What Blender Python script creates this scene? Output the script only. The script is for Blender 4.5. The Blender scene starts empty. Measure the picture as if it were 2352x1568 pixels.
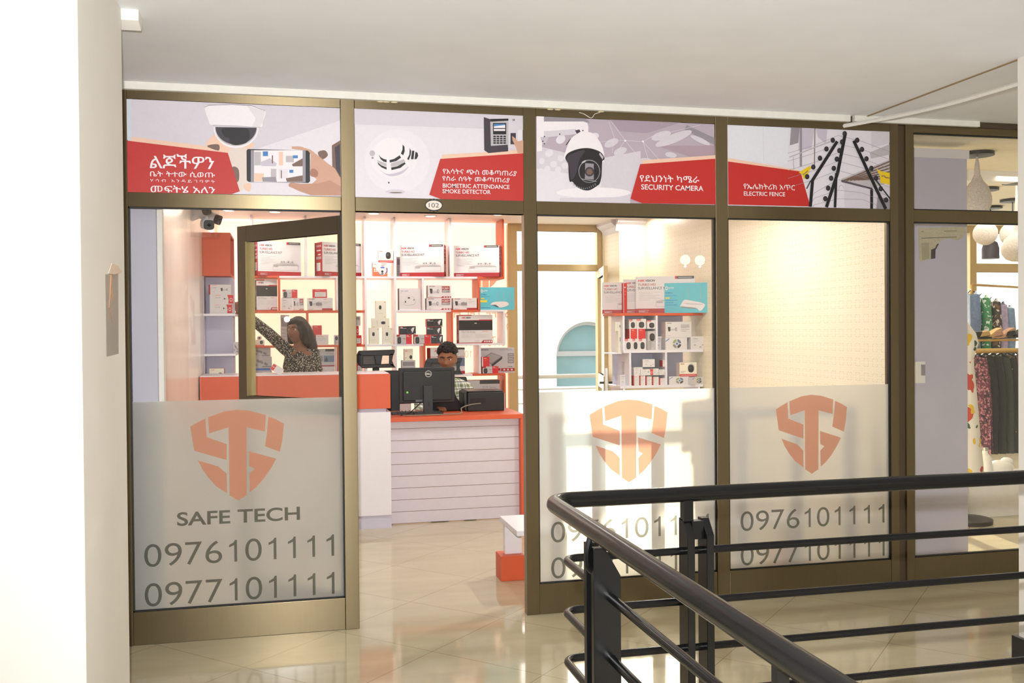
import bpy, bmesh, math, random
from mathutils import Vector, Matrix

C = bpy.context.scene.collection
random.seed(7)
PI = math.pi

# ------------------------------------------------------------------ camera, sky, sun, exposure
W, H = 2352, 1568
FPX = 2200.9
CAM = Vector((-0.32216, -4.88205, 1.5))
yaw, pitch, roll = -0.226573, -0.011465, -0.008617
cy, sy, cp, sp, cr, sr = math.cos(yaw), math.sin(yaw), math.cos(pitch), math.sin(pitch), math.cos(roll), math.sin(roll)
FWD = Vector((-sy*cp, cy*cp, sp))
_r0 = Vector((cy, sy, 0)); _u0 = _r0.cross(FWD)
RGT = cr*_r0 + sr*_u0
UP = -sr*_r0 + cr*_u0
cd = bpy.data.cameras.new('camera'); cam = bpy.data.objects.new('camera', cd); C.objects.link(cam)
cd.sensor_width = 36; cd.lens = FPX/W*36; cd.clip_start = 0.05; cd.clip_end = 200
M = Matrix((RGT, UP, -FWD)).transposed().to_4x4(); M.translation = CAM
cam.matrix_world = M
bpy.context.scene.camera = cam

vs = bpy.context.scene.view_settings
vs.view_transform = 'Standard'; vs.look = 'None'; vs.gamma = 1; vs.use_curve_mapping = False
vs.exposure = 0.0

world = bpy.data.worlds.new('sky'); bpy.context.scene.world = world; world.use_nodes = True
nt = world.node_tree; nt.nodes.clear()
wo = nt.nodes.new('ShaderNodeOutputWorld'); bg = nt.nodes.new('ShaderNodeBackground')
tc = nt.nodes.new('ShaderNodeTexCoord'); sx = nt.nodes.new('ShaderNodeSeparateXYZ')
rp = nt.nodes.new('ShaderNodeValToRGB'); mr = nt.nodes.new('ShaderNodeMapRange')
mr.inputs[1].default_value = -1; mr.inputs[2].default_value = 1
rp.color_ramp.elements[0].position = 0.3; rp.color_ramp.elements[0].color = (0.55, 0.56, 0.58, 1)
rp.color_ramp.elements[1].position = 0.75; rp.color_ramp.elements[1].color = (1.0, 0.97, 0.9, 1)
nt.links.new(tc.outputs['Generated'], sx.inputs[0]); nt.links.new(sx.outputs[1], mr.inputs[0])
nt.links.new(mr.outputs[0], rp.inputs[0]); nt.links.new(rp.outputs[0], bg.inputs[0])
bg.inputs[1].default_value = 4.2
nt.links.new(bg.outputs[0], wo.inputs[0])

def add_light(name, kind, loc, energy, color=(1, 1, 1), size=0.1, rot=None, shape=None):
    l = bpy.data.lights.new(name, kind); l.energy = energy; l.color = color
    if kind == 'AREA':
        l.size = size
        if shape: l.shape = shape
    elif kind in ('POINT', 'SPOT'): l.shadow_soft_size = size
    o = bpy.data.objects.new(name, l); o.location = loc
    if rot: o.rotation_euler = rot
    C.objects.link(o); return o

sun = add_light('sun', 'SUN', (6, 14, 8), 12.0, (1.0, 0.9, 0.68))
sun.data.angle = math.radians(0.5)
# low sun behind the shop, shining towards the corridor
SUN_DIR = Vector((-0.18, -1.0, -0.272)).normalized()
sun.rotation_euler = SUN_DIR.to_track_quat('-Z', 'Y').to_euler()
# the flash gun on top of the camera
flash = add_light('camera_flash', 'SPOT', (-0.36, -4.86, 1.63), 650, (1, 1, 0.985), 0.022,
                  rot=(FWD + Vector((0, 0, .03))).to_track_quat('-Z', 'Y').to_euler())
flash.data.spot_size = math.radians(105); flash.data.spot_blend = 0.9

# ------------------------------------------------------------------ geometry helpers
def ray(px, py): return FWD + RGT*((px - W/2)/FPX) - UP*((py - H/2)/FPX)
def at(px, py, X=None, Y=None, Z=None):
    """the point of the plane X, Y or Z = const that the photograph shows at pixel px, py"""
    d = ray(px, py)
    if X is not None: t = (X - CAM.x)/d.x
    elif Y is not None: t = (Y - CAM.y)/d.y
    else: t = (Z - CAM.z)/d.z
    return CAM + d*t

def area2(p): return sum(p[i][0]*p[(i+1) % len(p)][1] - p[(i+1) % len(p)][0]*p[i][1] for i in range(len(p)))

def digits2d(s):
    """telephone digits with a flagged 1, set on a fixed advance"""
    V = []; F = []; x = 0
    for ch in s:
        if ch == '1': vv = [(.205, 0), (.285, 0), (.285, .72), (.23, .72), (.19, .64), (.06, .56), (.06, .485), (.205, .55)]; ff = [tuple(range(8))]; ox = x+.09
        else:
            vv, ff = text2d(ch + ' ', -.006); a0 = min(q[0] for q in vv); a1 = max(q[0] for q in vv); h0 = min(q[1] for q in vv); h1 = max(q[1] for q in vv)
            vv = [((q[0]-a0)/(a1-a0)*.47 + .045, (q[1]-h0)/(h1-h0)*.74 - .01) for q in vv]; ox = x
        b = len(V); V += [(q[0]+ox, q[1]) for q in vv]; F += [tuple(b+k for k in f) for f in ff]; x += .562
    return V, F
_tc = {}
def text2d(s, bold=0.0, shear=0.0, space=1.0):
    k = (s, bold, shear, space)
    if k not in _tc and s.isdigit() and len(s) > 4: _tc[k] = digits2d(s)
    if k not in _tc:
        cu = bpy.data.curves.new('t', 'FONT'); cu.body = s; cu.resolution_u = 8 if s in ('SAFE TECH',) or len(s) == 2 and s[0].isdigit() else 3; cu.offset = bold; cu.shear = shear
        cu.space_character = space
        o = bpy.data.objects.new('t', cu); me = o.to_mesh()
        vv = [(v.co.x, v.co.y) for v in me.vertices]; ff = [tuple(p.vertices) for p in me.polygons]
        o.to_mesh_clear(); bpy.data.objects.remove(o); bpy.data.curves.remove(cu)
        _tc[k] = (vv, ff)
    return _tc[k]

class MB:
    def __init__(s): s.v = []; s.f = []; s.m = []; s.mats = []; s.T = None
    def mi(s, mat):
        if mat not in s.mats: s.mats.append(mat)
        return s.mats.index(mat)
    def add(s, vs_, fs, mat):
        b = len(s.v); i = s.mi(mat)
        s.v += [tuple(s.T @ Vector(q)) if s.T else tuple(q) for q in vs_]
        s.f += [tuple(b + k for k in f) for f in fs]; s.m += [i]*len(fs); return s
    def box(s, x0, x1, y0, y1, z0, z1, mat, front=None, right=None, left=None, top=None):
        vv = [(x0,y0,z0),(x1,y0,z0),(x1,y1,z0),(x0,y1,z0),(x0,y0,z1),(x1,y0,z1),(x1,y1,z1),(x0,y1,z1)]
        for f, m in (((0,1,5,4), front), ((1,2,6,5), right), ((2,3,7,6), None), ((3,0,4,7), left), ((4,5,6,7), top), ((3,2,1,0), None)):
            s.add([vv[k] for k in f], [(0,1,2,3)], m or mat)
        return s
    def solid(s, x0, x1, y0, y1, z0, z1, mat):
        vv = [(x0,y0,z0),(x1,y0,z0),(x1,y1,z0),(x0,y1,z0),(x0,y0,z1),(x1,y0,z1),(x1,y1,z1),(x0,y1,z1)]
        return s.add(vv, [(0,1,5,4),(1,2,6,5),(2,3,7,6),(3,0,4,7),(4,5,6,7),(3,2,1,0)], mat)
    def prism(s, poly, a0, a1, mat, plane='xz'):
        p = list(poly)
        if area2(p) < 0: p.reverse()
        n = len(p)
        if plane == 'xz': f = lambda q, a: (q[0], a, q[1])
        elif plane == 'xy': f = lambda q, a: (q[0], q[1], a)
        else: f = lambda q, a: (a, q[0], q[1])
        vv = [f(q, a0) for q in p] + [f(q, a1) for q in p]
        ff = [tuple(range(n)), tuple(range(2*n-1, n-1, -1))] + [(i, i+n, (i+1) % n + n, (i+1) % n) for i in range(n)]
        if plane != 'xz': ff = [tuple(reversed(q)) for q in ff]
        return s.add(vv, ff, mat)
    def flat(s, poly, y, mat):
        p = list(poly)
        if area2(p) < 0: p.reverse()
        return s.add([(q[0], y, q[1]) for q in p], [tuple(range(len(p)))], mat)
    def tube(s, pts, r, mat, n=10, cap=True):
        P = [Vector(p) for p in pts]; R = r if isinstance(r, (list, tuple)) else [r]*len(P)
        rings = []; prev = None
        for i, p in enumerate(P):
            d = (P[min(i+1, len(P)-1)] - P[max(i-1, 0)]).normalized()
            if prev is None:
                a = d.cross(Vector((0, 0, 1)))
                if a.length < 1e-3: a = Vector((1, 0, 0)) - d*d.x
            else: a = prev - d*prev.dot(d)
            a.normalize(); prev = a; b = d.cross(a)
            rr = R[i] if isinstance(R[i], (tuple, list)) else (R[i], R[i])
            rings.append([p + a*math.cos(2*PI*k/n)*rr[0] + b*math.sin(2*PI*k/n)*rr[1] for k in range(n)])
        vv = [q for g in rings for q in g]; ff = []
        for i in range(len(P)-1):
            for k in range(n): ff.append((i*n+k, i*n+(k+1) % n, (i+1)*n+(k+1) % n, (i+1)*n+k))
        if cap: ff += [tuple(reversed(range(n))), tuple(range((len(P)-1)*n, len(P)*n))]
        return s.add(vv, ff, mat)
    def lathe(s, prof, c, mat, n=24, axis='z'):
        vv = []; ff = []
        for (r, h) in prof:
            for k in range(n):
                a = 2*PI*k/n; x, y = r*math.cos(a), r*math.sin(a)
                if axis == 'z': q = (x, y, h)
                elif axis == 'y': q = (x, h, -y)
                else: q = (h, x, y)
                vv.append((c[0]+q[0], c[1]+q[1], c[2]+q[2]))
        for i in range(len(prof)-1):
            for k in range(n): ff.append((i*n+k, i*n+(k+1) % n, (i+1)*n+(k+1) % n, (i+1)*n+k))
        ff += [tuple(reversed(range(n))), tuple(range((len(prof)-1)*n, len(prof)*n))]
        return s.add(vv, ff, mat)
    def ball(s, c, r, mat, n=16, m=10):
        r = r if isinstance(r, (tuple, list)) else (r, r, r)
        vv = [(c[0], c[1], c[2]-r[2])]; ff = []
        for j in range(1, m):
            t = -PI/2 + PI*j/m
            for k in range(n):
                a = 2*PI*k/n; vv.append((c[0]+r[0]*math.cos(t)*math.cos(a), c[1]+r[1]*math.cos(t)*math.sin(a), c[2]+r[2]*math.sin(t)))
        vv.append((c[0], c[1], c[2]+r[2])); L = len(vv)-1
        for k in range(n): ff.append((0, 1+(k+1) % n, 1+k))
        for j in range(m-2):
            for k in range(n): ff.append((1+j*n+k, 1+j*n+(k+1) % n, 1+(j+1)*n+(k+1) % n, 1+(j+1)*n+k))
        b = 1+(m-2)*n
        for k in range(n): ff.append((b+k, b+(k+1) % n, L))
        return s.add(vv, ff, mat)
    def text(s, t, x, z, w, h, y, mat, bold=0.0, shear=0.0, mirror=False, space=1.0, slope=0.0):
        vv, ff = text2d(t, bold, shear, space)
        if not vv: return s
        xs = [q[0] for q in vv]; zs = [q[1] for q in vv]
        x0, x1, z0, z1 = min(xs), max(xs), min(zs), max(zs)
        kx = w/(x1-x0); kz = kx if h is None else h/(z1-z0)
        if mirror: pts = [(x+w-(q[0]-x0)*kx, y, z+(q[1]-z0)*kz) for q in vv]; ff = [tuple(reversed(f)) for f in ff]
        else: pts = [(x+(q[0]-x0)*kx, y, z+(q[1]-z0)*kz + slope*(q[0]-x0)*kx) for q in vv]
        return s.add(pts, ff, mat)
    def mesh(s, name):
        me = bpy.data.meshes.new(name); me.from_pydata(s.v, [], s.f)
        for m in s.mats: me.materials.append(m)
        for p, i in zip(me.polygons, s.m): p.material_index = i
        return me
    def build(s, name, parent=None, smooth=False, bevel=0, loc=None):
        me = s.mesh(name)
        o = bpy.data.objects.new(name, me); C.objects.link(o)
        if smooth:
            for p in me.polygons: p.use_smooth = True
            try: me.set_sharp_from_angle(angle=math.radians(40))
            except Exception: pass
        if bevel:
            b = o.modifiers.new('edge', 'BEVEL'); b.width = bevel; b.segments = 2; b.limit_method = 'ANGLE'; b.angle_limit = math.radians(50)
        if parent: o.parent = parent
        if loc: o.location = loc
        return o

def tag(o, label, cat, group=None, kind=None):
    o['label'] = label; o['category'] = cat
    if group: o['group'] = group
    if kind: o['kind'] = kind
    return o
def struct(o, label=None):
    o['kind'] = 'structure'
    if label: o['label'] = label
    return o
def empty(name, loc=(0, 0, 0), rz=0.0):
    o = bpy.data.objects.new(name, None); C.objects.link(o); o.location = loc; o.rotation_euler = (0, 0, rz)
    o.empty_display_size = 0.05; return o
def copy_tree(o, parent=None):
    c = o.copy(); C.objects.link(c)
    if parent: c.parent = parent
    for ch in [x for x in bpy.data.objects if x.parent is o]: copy_tree(ch, c)
    return c

# ------------------------------------------------------------------ materials
def lin(c): 
    c = c/255.0
    return c/12.92 if c <= 0.04045 else ((c+0.055)/1.055)**2.4
def rgb(r, g, b): return (lin(r), lin(g), lin(b), 1)
_mats = {}
def pm(name, col, rough=0.5, metal=0.0, spec=0.5, noise=0.03, scale=25.0, bump=0.0, coat=0.0):
    """principled surface with a slight procedural variation of its own colour"""
    if name in _mats: return _mats[name]
    m = bpy.data.materials.new(name); m.use_nodes = True; n = m.node_tree; b = n.nodes['Principled BSDF']
    b.inputs['Roughness'].default_value = rough; b.inputs['Metallic'].default_value = metal
    b.inputs['Specular IOR Level'].default_value = spec; b.inputs['Coat Weight'].default_value = coat
    t = n.nodes.new('ShaderNodeTexCoord'); z = n.nodes.new('ShaderNodeTexNoise'); z.inputs['Scale'].default_value = scale
    z.inputs['Detail'].default_value = 3
    r = n.nodes.new('ShaderNodeValToRGB'); c = rgb(*col)
    r.color_ramp.elements[0].position = 0.3; r.color_ramp.elements[1].position = 0.7
    r.color_ramp.elements[0].color = tuple(x*(1-noise) for x in c[:3]) + (1,)
    r.color_ramp.elements[1].color = tuple(min(1, x*(1+noise)) for x in c[:3]) + (1,)
    n.links.new(t.outputs['Object'], z.inputs['Vector']); n.links.new(z.outputs['Fac'], r.inputs[0]); n.links.new(r.outputs[0], b.inputs['Base Color'])
    if bump:
        u = n.nodes.new('ShaderNodeBump'); u.inputs['Strength'].default_value = bump; u.inputs['Distance'].default_value = 0.01
        n.links.new(z.outputs['Fac'], u.inputs['Height']); n.links.new(u.outputs[0], b.inputs['Normal'])
    _mats[name] = m; return m
def emis(name, col, strength):
    if name in _mats: return _mats[name]
    m = bpy.data.materials.new(name); m.use_nodes = True; b = m.node_tree.nodes['Principled BSDF']
    b.inputs['Base Color'].default_value = rgb(*col); b.inputs['Emission Color'].default_value = rgb(*col); b.inputs['Emission Strength'].default_value = strength
    _mats[name] = m; return m
def glass(name, tint=(1, 1, 1), refl=1.0, ior=1.5, rough=0.0):
    m = bpy.data.materials.new(name); m.use_nodes = True; n = m.node_tree; n.nodes.clear()
    o = n.nodes.new('ShaderNodeOutputMaterial'); mx = n.nodes.new('ShaderNodeMixShader'); tr = n.nodes.new('ShaderNodeBsdfTransparent'); g = n.nodes.new('ShaderNodeBsdfGlossy')
    # Schlick reflectance from the view angle, the same on both faces of the pane
    ge = n.nodes.new('ShaderNodeNewGeometry'); dt_ = n.nodes.new('ShaderNodeVectorMath'); dt_.operation = 'DOT_PRODUCT'
    n.links.new(ge.outputs['Incoming'], dt_.inputs[0]); n.links.new(ge.outputs['Normal'], dt_.inputs[1])
    def mth(op, a, b):
        k = n.nodes.new('ShaderNodeMath'); k.operation = op
        for i, q in enumerate((a, b)):
            if q is None: continue
            if isinstance(q, (int, float)): k.inputs[i].default_value = q
            else: n.links.new(q, k.inputs[i])
        return k.outputs[0]
    p5 = mth('POWER', mth('SUBTRACT', 1.0, mth('ABSOLUTE', dt_.outputs['Value'], None)), 5.0)
    fr_ = mth('MULTIPLY', mth('ADD', mth('MULTIPLY', p5, 0.96), 0.04), refl)
    tr.inputs[0].default_value = tint + (1,); g.inputs['Roughness'].default_value = rough
    n.links.new(fr_, mx.inputs[0]); n.links.new(tr.outputs[0], mx.inputs[1]); n.links.new(g.outputs[0], mx.inputs[2]); n.links.new(mx.outputs[0], o.inputs[0])
    return m
def frosted(name, col, trans=0.5, clear=0.0, gloss=0.03):
    """matt translucent film: part of the light scatters back, part scatters through"""
    m = bpy.data.materials.new(name); m.use_nodes = True; n = m.node_tree; n.nodes.clear()
    o = n.nodes.new('ShaderNodeOutputMaterial'); d = n.nodes.new('ShaderNodeBsdfDiffuse'); t = n.nodes.new('ShaderNodeBsdfTranslucent')
    mx = n.nodes.new('ShaderNodeMixShader'); mx.inputs[0].default_value = trans
    z = n.nodes.new('ShaderNodeTexNoise'); z.inputs['Scale'].default_value = 300; tcn = n.nodes.new('ShaderNodeTexCoord'); n.links.new(tcn.outputs['Object'], z.inputs['Vector'])
    r = n.nodes.new('ShaderNodeValToRGB'); c = rgb(*col); r.color_ramp.elements[0].color = tuple(x*.97 for x in c[:3]) + (1,); r.color_ramp.elements[1].color = c
    n.links.new(z.outputs['Fac'], r.inputs[0]); n.links.new(r.outputs[0], d.inputs[0]); n.links.new(r.outputs[0], t.inputs[0])
    n.links.new(d.outputs[0], mx.inputs[1]); n.links.new(t.outputs[0], mx.inputs[2]); last = mx
    if clear:
        tr = n.nodes.new('ShaderNodeBsdfTransparent'); m2 = n.nodes.new('ShaderNodeMixShader'); m2.inputs[0].default_value = clear
        n.links.new(last.outputs[0], m2.inputs[1]); n.links.new(tr.outputs[0], m2.inputs[2]); last = m2
    if gloss:
        g = n.nodes.new('ShaderNodeBsdfGlossy'); g.inputs['Roughness'].default_value = 0.12; m3 = n.nodes.new('ShaderNodeMixShader'); m3.inputs[0].default_value = gloss
        n.links.new(last.outputs[0], m3.inputs[1]); n.links.new(g.outputs[0], m3.inputs[2]); last = m3
    n.links.new(last.outputs[0], o.inputs[0]); return m

def film_mat(name, col, see=.4, trans=.25):
    """thin frosted sheet: scatters light forwards in a broad lobe, a part evenly, the rest back"""
    m = bpy.data.materials.new(name); m.use_nodes = True; n = m.node_tree; n.nodes.clear(); c = rgb(*col)
    o = n.nodes.new('ShaderNodeOutputMaterial'); d = n.nodes.new('ShaderNodeBsdfDiffuse'); t = n.nodes.new('ShaderNodeBsdfTranslucent'); f = n.nodes.new('ShaderNodeBsdfRefraction')
    z = n.nodes.new('ShaderNodeTexNoise'); z.inputs['Scale'].default_value = 400; r = n.nodes.new('ShaderNodeMapRange'); r.inputs[3].default_value = .50; r.inputs[4].default_value = .60
    n.links.new(z.outputs['Fac'], r.inputs[0]); n.links.new(r.outputs[0], f.inputs['Roughness']); f.inputs['IOR'].default_value = 1.3
    for q in (d, t, f): q.inputs[0].default_value = c
    a = n.nodes.new('ShaderNodeMixShader'); a.inputs[0].default_value = trans/(1-see); b = n.nodes.new('ShaderNodeMixShader'); b.inputs[0].default_value = see
    n.links.new(d.outputs[0], a.inputs[1]); n.links.new(t.outputs[0], a.inputs[2]); n.links.new(a.outputs[0], b.inputs[1]); n.links.new(f.outputs[0], b.inputs[2])
    g = n.nodes.new('ShaderNodeBsdfGlossy'); g.inputs['Roughness'].default_value = .15; k = n.nodes.new('ShaderNodeMixShader'); k.inputs[0].default_value = .025
    n.links.new(b.outputs[0], k.inputs[1]); n.links.new(g.outputs[0], k.inputs[2]); n.links.new(k.outputs[0], o.inputs[0]); return m

class NG:
    """tiny helper to write node maths"""
    def __init__(s, name):
        s.m = bpy.data.materials.new(name); s.m.use_nodes = True; s.n = s.m.node_tree; s.b = s.n.nodes['Principled BSDF']
    def op(s, o, a, b=None, c=None):
        k = s.n.nodes.new('ShaderNodeMath'); k.operation = o
        for i, q in enumerate((a, b, c)):
            if q is None: continue
            if isinstance(q, (int, float)): k.inputs[i].default_value = q
            else: s.n.links.new(q, k.inputs[i])
        return k.outputs[0]
    def pos(s):
        g = s.n.nodes.new('ShaderNodeNewGeometry'); x = s.n.nodes.new('ShaderNodeSeparateXYZ'); s.n.links.new(g.outputs['Position'], x.inputs[0]); return x.outputs
    def mix(s, f, a, b):
        k = s.n.nodes.new('ShaderNodeMix'); k.data_type = 'RGBA'
        for i, q in ((0, f), (6, a), (7, b)):
            if isinstance(q, (tuple, float, int)): k.inputs[i].default_value = q
            else: s.n.links.new(q, k.inputs[i])
        return k.outputs[2]
    def noise(s, scale, vec=None, detail=3):
        k = s.n.nodes.new('ShaderNodeTexNoise'); k.inputs['Scale'].default_value = scale; k.inputs['Detail'].default_value = detail
        if vec is None:
            g = s.n.nodes.new('ShaderNodeNewGeometry'); vec = g.outputs['Position']
        s.n.links.new(vec, k.inputs['Vector']); return k.outputs['Fac']
    def set(s, k, v):
        if isinstance(v, (tuple, float, int)): s.b.inputs[k].default_value = v
        else: s.n.links.new(v, s.b.inputs[k])

def floor_mat():
    g = NG('polished_tile'); p = g.pos(); T = 0.6*math.sqrt(2)
    def line(e, off):
        u = g.op('FRACT', g.op('DIVIDE', g.op('ADD', e, off), T)); return g.op('LESS_THAN', g.op('ABSOLUTE', g.op('SUBTRACT', u, 0.5)), 0.0022)
    a = line(g.op('ADD', p[0], p[1]), 0.978 + T/2); b = line(g.op('SUBTRACT', p[1], p[0]), -0.105 + T/2)
    l = g.op('MAXIMUM', a, b)
    st = g.n.nodes.new('ShaderNodeVectorMath'); st.operation = 'MULTIPLY'; gg = g.n.nodes.new('ShaderNodeNewGeometry'); g.n.links.new(gg.outputs['Position'], st.inputs[0]); st.inputs[1].default_value = (1.2, 5, 1)
    c = g.mix(g.noise(1.3, st.outputs[0], 5), rgb(178, 166, 136), rgb(207, 196, 168))
    g.set('Base Color', g.mix(l, c, rgb(140, 118, 90))); g.set('Roughness', 0.07); g.set('Specular IOR Level', 0.55); return g.m
def wallpaper_mat():
    g = NG('square_pattern_wallpaper'); p = g.pos(); P = 0.0889
    u = g.op('SUBTRACT', g.op('FRACT', g.op('DIVIDE', g.op('ADD', p[0], p[1]), P)), 0.5); v = g.op('SUBTRACT', g.op('FRACT', g.op('DIVIDE', p[2], P)), 0.5)
    au, av = g.op('ABSOLUTE', u), g.op('ABSOLUTE', v); mx = g.op('MAXIMUM', au, av); mn = g.op('MINIMUM', au, av)
    def ring(e, r, w): return g.op('LESS_THAN', g.op('ABSOLUTE', g.op('SUBTRACT', e, r)), w)
    sq = g.op('MULTIPLY', ring(mx, 0.26, 0.016), g.op('GREATER_THAN', mn, 0.05))
    inner = g.op('MULTIPLY', ring(mx, 0.15, 0.012), g.op('LESS_THAN', mn, 0.11))
    links = g.op('MULTIPLY', ring(mn, 0.09, 0.012), g.op('GREATER_THAN', mx, 0.26))
    cross = g.op('MULTIPLY', ring(mx, 0.43, 0.012), g.op('GREATER_THAN', mn, 0.16))
    pat = g.op('MINIMUM', g.op('ADD', g.op('ADD', sq, g.op('MULTIPLY', inner, 0.5)), g.op('MULTIPLY', g.op('ADD', links, cross), 0.45)), 1.0)
    base = g.mix(g.noise(3), rgb(246, 234, 208), rgb(252, 242, 218))
    g.set('Base Color', g.mix(g.op('MULTIPLY', pat, 0.62), base, rgb(212, 174, 104))); g.set('Roughness', 0.35); return g.m
def brushed(name, col, rough=0.34, metal=0.85, aniso=.85):
    """extruded aluminium brushed sideways, so highlights stretch up and down"""
    g = NG(name); st = g.n.nodes.new('ShaderNodeVectorMath'); st.operation = 'MULTIPLY'; gg = g.n.nodes.new('ShaderNodeNewGeometry'); g.n.links.new(gg.outputs['Position'], st.inputs[0]); st.inputs[1].default_value = (40, 40, 3)
    f = g.noise(2.0, st.outputs[0], 4); c = rgb(*col)
    g.set('Base Color', g.mix(f, tuple(x*.95 for x in c[:3]) + (1,), tuple(min(1, x*1.05) for x in c[:3]) + (1,)))
    g.set('Roughness', rough); g.set('Metallic', metal); g.set('Anisotropic', aniso)
    t = g.n.nodes.new('ShaderNodeCombineXYZ'); t.inputs[2].default_value = 1.0; g.n.links.new(t.outputs[0], g.b.inputs['Tangent']); return g.m
def plaid_mat():
    g = NG('plaid_cotton'); t = g.n.nodes.new('ShaderNodeTexCoord'); x = g.n.nodes.new('ShaderNodeSeparateXYZ'); g.n.links.new(t.outputs['Object'], x.inputs[0]); p = x.outputs
    def band(e, per, off, w): return g.op('LESS_THAN', g.op('ABSOLUTE', g.op('SUBTRACT', g.op('FRACT', g.op('ADD', g.op('DIVIDE', e, per), off)), 0.5)), w)
    h = g.op('ADD', p[0], g.op('MULTIPLY', p[1], 0.8)); z = p[2]
    gr = g.op('MULTIPLY', g.op('ADD', band(h, .062, 0, .2), band(z, .062, 0, .2)), .5); nv = g.op('MAXIMUM', band(h, .062, .45, .045), band(z, .062, .45, .06))
    c = g.mix(gr, rgb(232, 234, 222), rgb(122, 132, 96)); c = g.mix(g.op('MULTIPLY', nv, .8), c, rgb(42, 54, 72)); g.set('Base Color', c); g.set('Roughness', .8); return g.m
def speckle_mat(name, base, spot, scale=70, thr=0.42):
    g = NG(name); k = g.n.nodes.new('ShaderNodeTexVoronoi'); k.inputs['Scale'].default_value = scale; t = g.n.nodes.new('ShaderNodeTexCoord'); g.n.links.new(t.outputs['Object'], k.inputs['Vector'])
    f = g.op('LESS_THAN', k.outputs['Distance'], thr); g.set('Base Color', g.mix(f, rgb(*base), rgb(*spot))); g.set('Roughness', .8); return g.m
def floral_mat(name, base, cols, scale=9):
    g = NG(name); t = g.n.nodes.new('ShaderNodeTexCoord'); c = rgb(*base)
    for i, (col, sc, th) in enumerate(cols):
        mp = g.n.nodes.new('ShaderNodeMapping'); mp.inputs['Location'].default_value = (i*3.7, i*1.9, i*.6); g.n.links.new(t.outputs['Object'], mp.inputs[0])
        f = g.op('GREATER_THAN', g.noise(sc, mp.outputs[0], 2), th); c = g.mix(f, c, rgb(*col))
    g.set('Base Color', c); g.set('Roughness', .75); return g.m
# ------------------------------------------------------------------ shared materials
bronze = brushed('anodised_bronze_aluminium', (122, 109, 84), 0.35, 0.85)
darkbronze = brushed('dark_bronze_aluminium', (92, 80, 64), 0.42, 0.5)
m_gasket = pm('black_rubber_gasket', (24, 26, 26), 0.6)
m_white = pm('white_paint', (236, 232, 226), 0.6, noise=.02)
m_ceil = pm('ceiling_paint', (236, 238, 241), 0.85, noise=.025, scale=3)
m_pillar = pm('pillar_paint', (232, 228, 220), 0.7, noise=.02, scale=4)
m_shopwhite = pm('white_laminate', (226, 222, 230), 0.35, noise=.01)
m_lilac = pm('lilac_grey_paint', (196, 192, 210), 0.6, noise=.02, scale=6)
m_orange = pm('orange_laminate', (206, 86, 46), 0.45, noise=.03, scale=120)
m_red = pm('red_print', (172, 36, 40), 0.45, noise=.02)
m_black = pm('black_plastic', (28, 28, 29), 0.45, noise=.05)
m_glass = glass('clear_window_glass', (0.985, 0.99, 0.985), 1.0)
m_film = film_mat('frosted_window_film', (232, 232, 226), .44, .33)
m_film_o = frosted('orange_film_print', (240, 188, 162), 0.62, clear=.35, gloss=0.02)
m_film_g = frosted('grey_film_print', (112, 114, 104), 0.6, clear=.2, gloss=0.02)

# ------------------------------------------------------------------ floor, ceilings, walls
fm = floor_mat()
mb = MB(); mb.solid(-6, 9, -2.15, 5.3, -0.2, 0.0, fm); mb.solid(-6, 0.40, -9, -2.15, -0.2, 0.0, fm)
mb.solid(0.40, 0.5, -9, -2.15, -0.28, -0.05, m_white)
struct(mb.build('floor'))
mb = MB(); mb.solid(-6, 9, -9, 0.0, 2.70, 2.9, m_ceil)
struct(mb.build('ceiling'))
mb = MB(); mb.solid(2.872, 2.882, -1.2, -0.03, 2.695, 2.70, pm('ceiling_crack', (150, 128, 96), .9))
struct(mb.build('trim_1'))
m_shopceil = pm('shop_ceiling_paint', (246, 238, 230), 0.6, noise=.01)
mb = MB(); mb.solid(-1.13, 3.06, 0.07, 4.5, 2.57, 2.75, m_shopceil)
struct(mb.build('ceiling'))
mb = MB(); mb.solid(3.19, 9, 0.07, 5.2, 2.70, 2.8, pm('boutique_ceiling_paint', (240, 230, 208), .7))
struct(mb.build('ceiling'))
# the pillar close to the left edge of the view
mb = MB(); mb.solid(-3.2, -0.92, -1.861, -1.10, 0, 2.70, m_pillar)
p = struct(mb.build('wall_left', bevel=.004), 'white painted pillar by the left edge')
mb = MB(); mb.solid(-6, -1.135, -0.06, 0.1, 0, 2.7, m_pillar); struct(mb.build('wall_front'))
# the rest of the gallery behind the camera: far walls and the floor below the stairwell
mb = MB(); mb.solid(-6, 9, -9.2, -9, -3.4, 2.7, m_pillar); struct(mb.build('wall_back'))
mb = MB(); mb.solid(-6.2, -6, -9, 0.1, 0, 2.7, m_pillar); struct(mb.build('wall_left'))
mb = MB(); mb.solid(9, 9.2, -9, 0.07, -3.4, 2.7, m_pillar); struct(mb.build('wall_right'))
mb = MB(); mb.solid(0.4, 9, -9, -2.15, -3.6, -3.4, m_pillar); struct(mb.build('floor'))
mb = MB(); mb.solid(0.5, 9, -2.2, -2.15, -3.4, -.2, m_white); struct(mb.build('wall_front'))
# cornice stump behind the pillar
mb = MB(); mb.prism([(-1.10, 2.70), (-1.10, 2.66), (-1.04, 2.64), (-1.02, 2.655), (-1.0, 2.70)], -.93, -.86, m_white, 'yz')
struct(mb.build('trim_2'))
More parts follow.
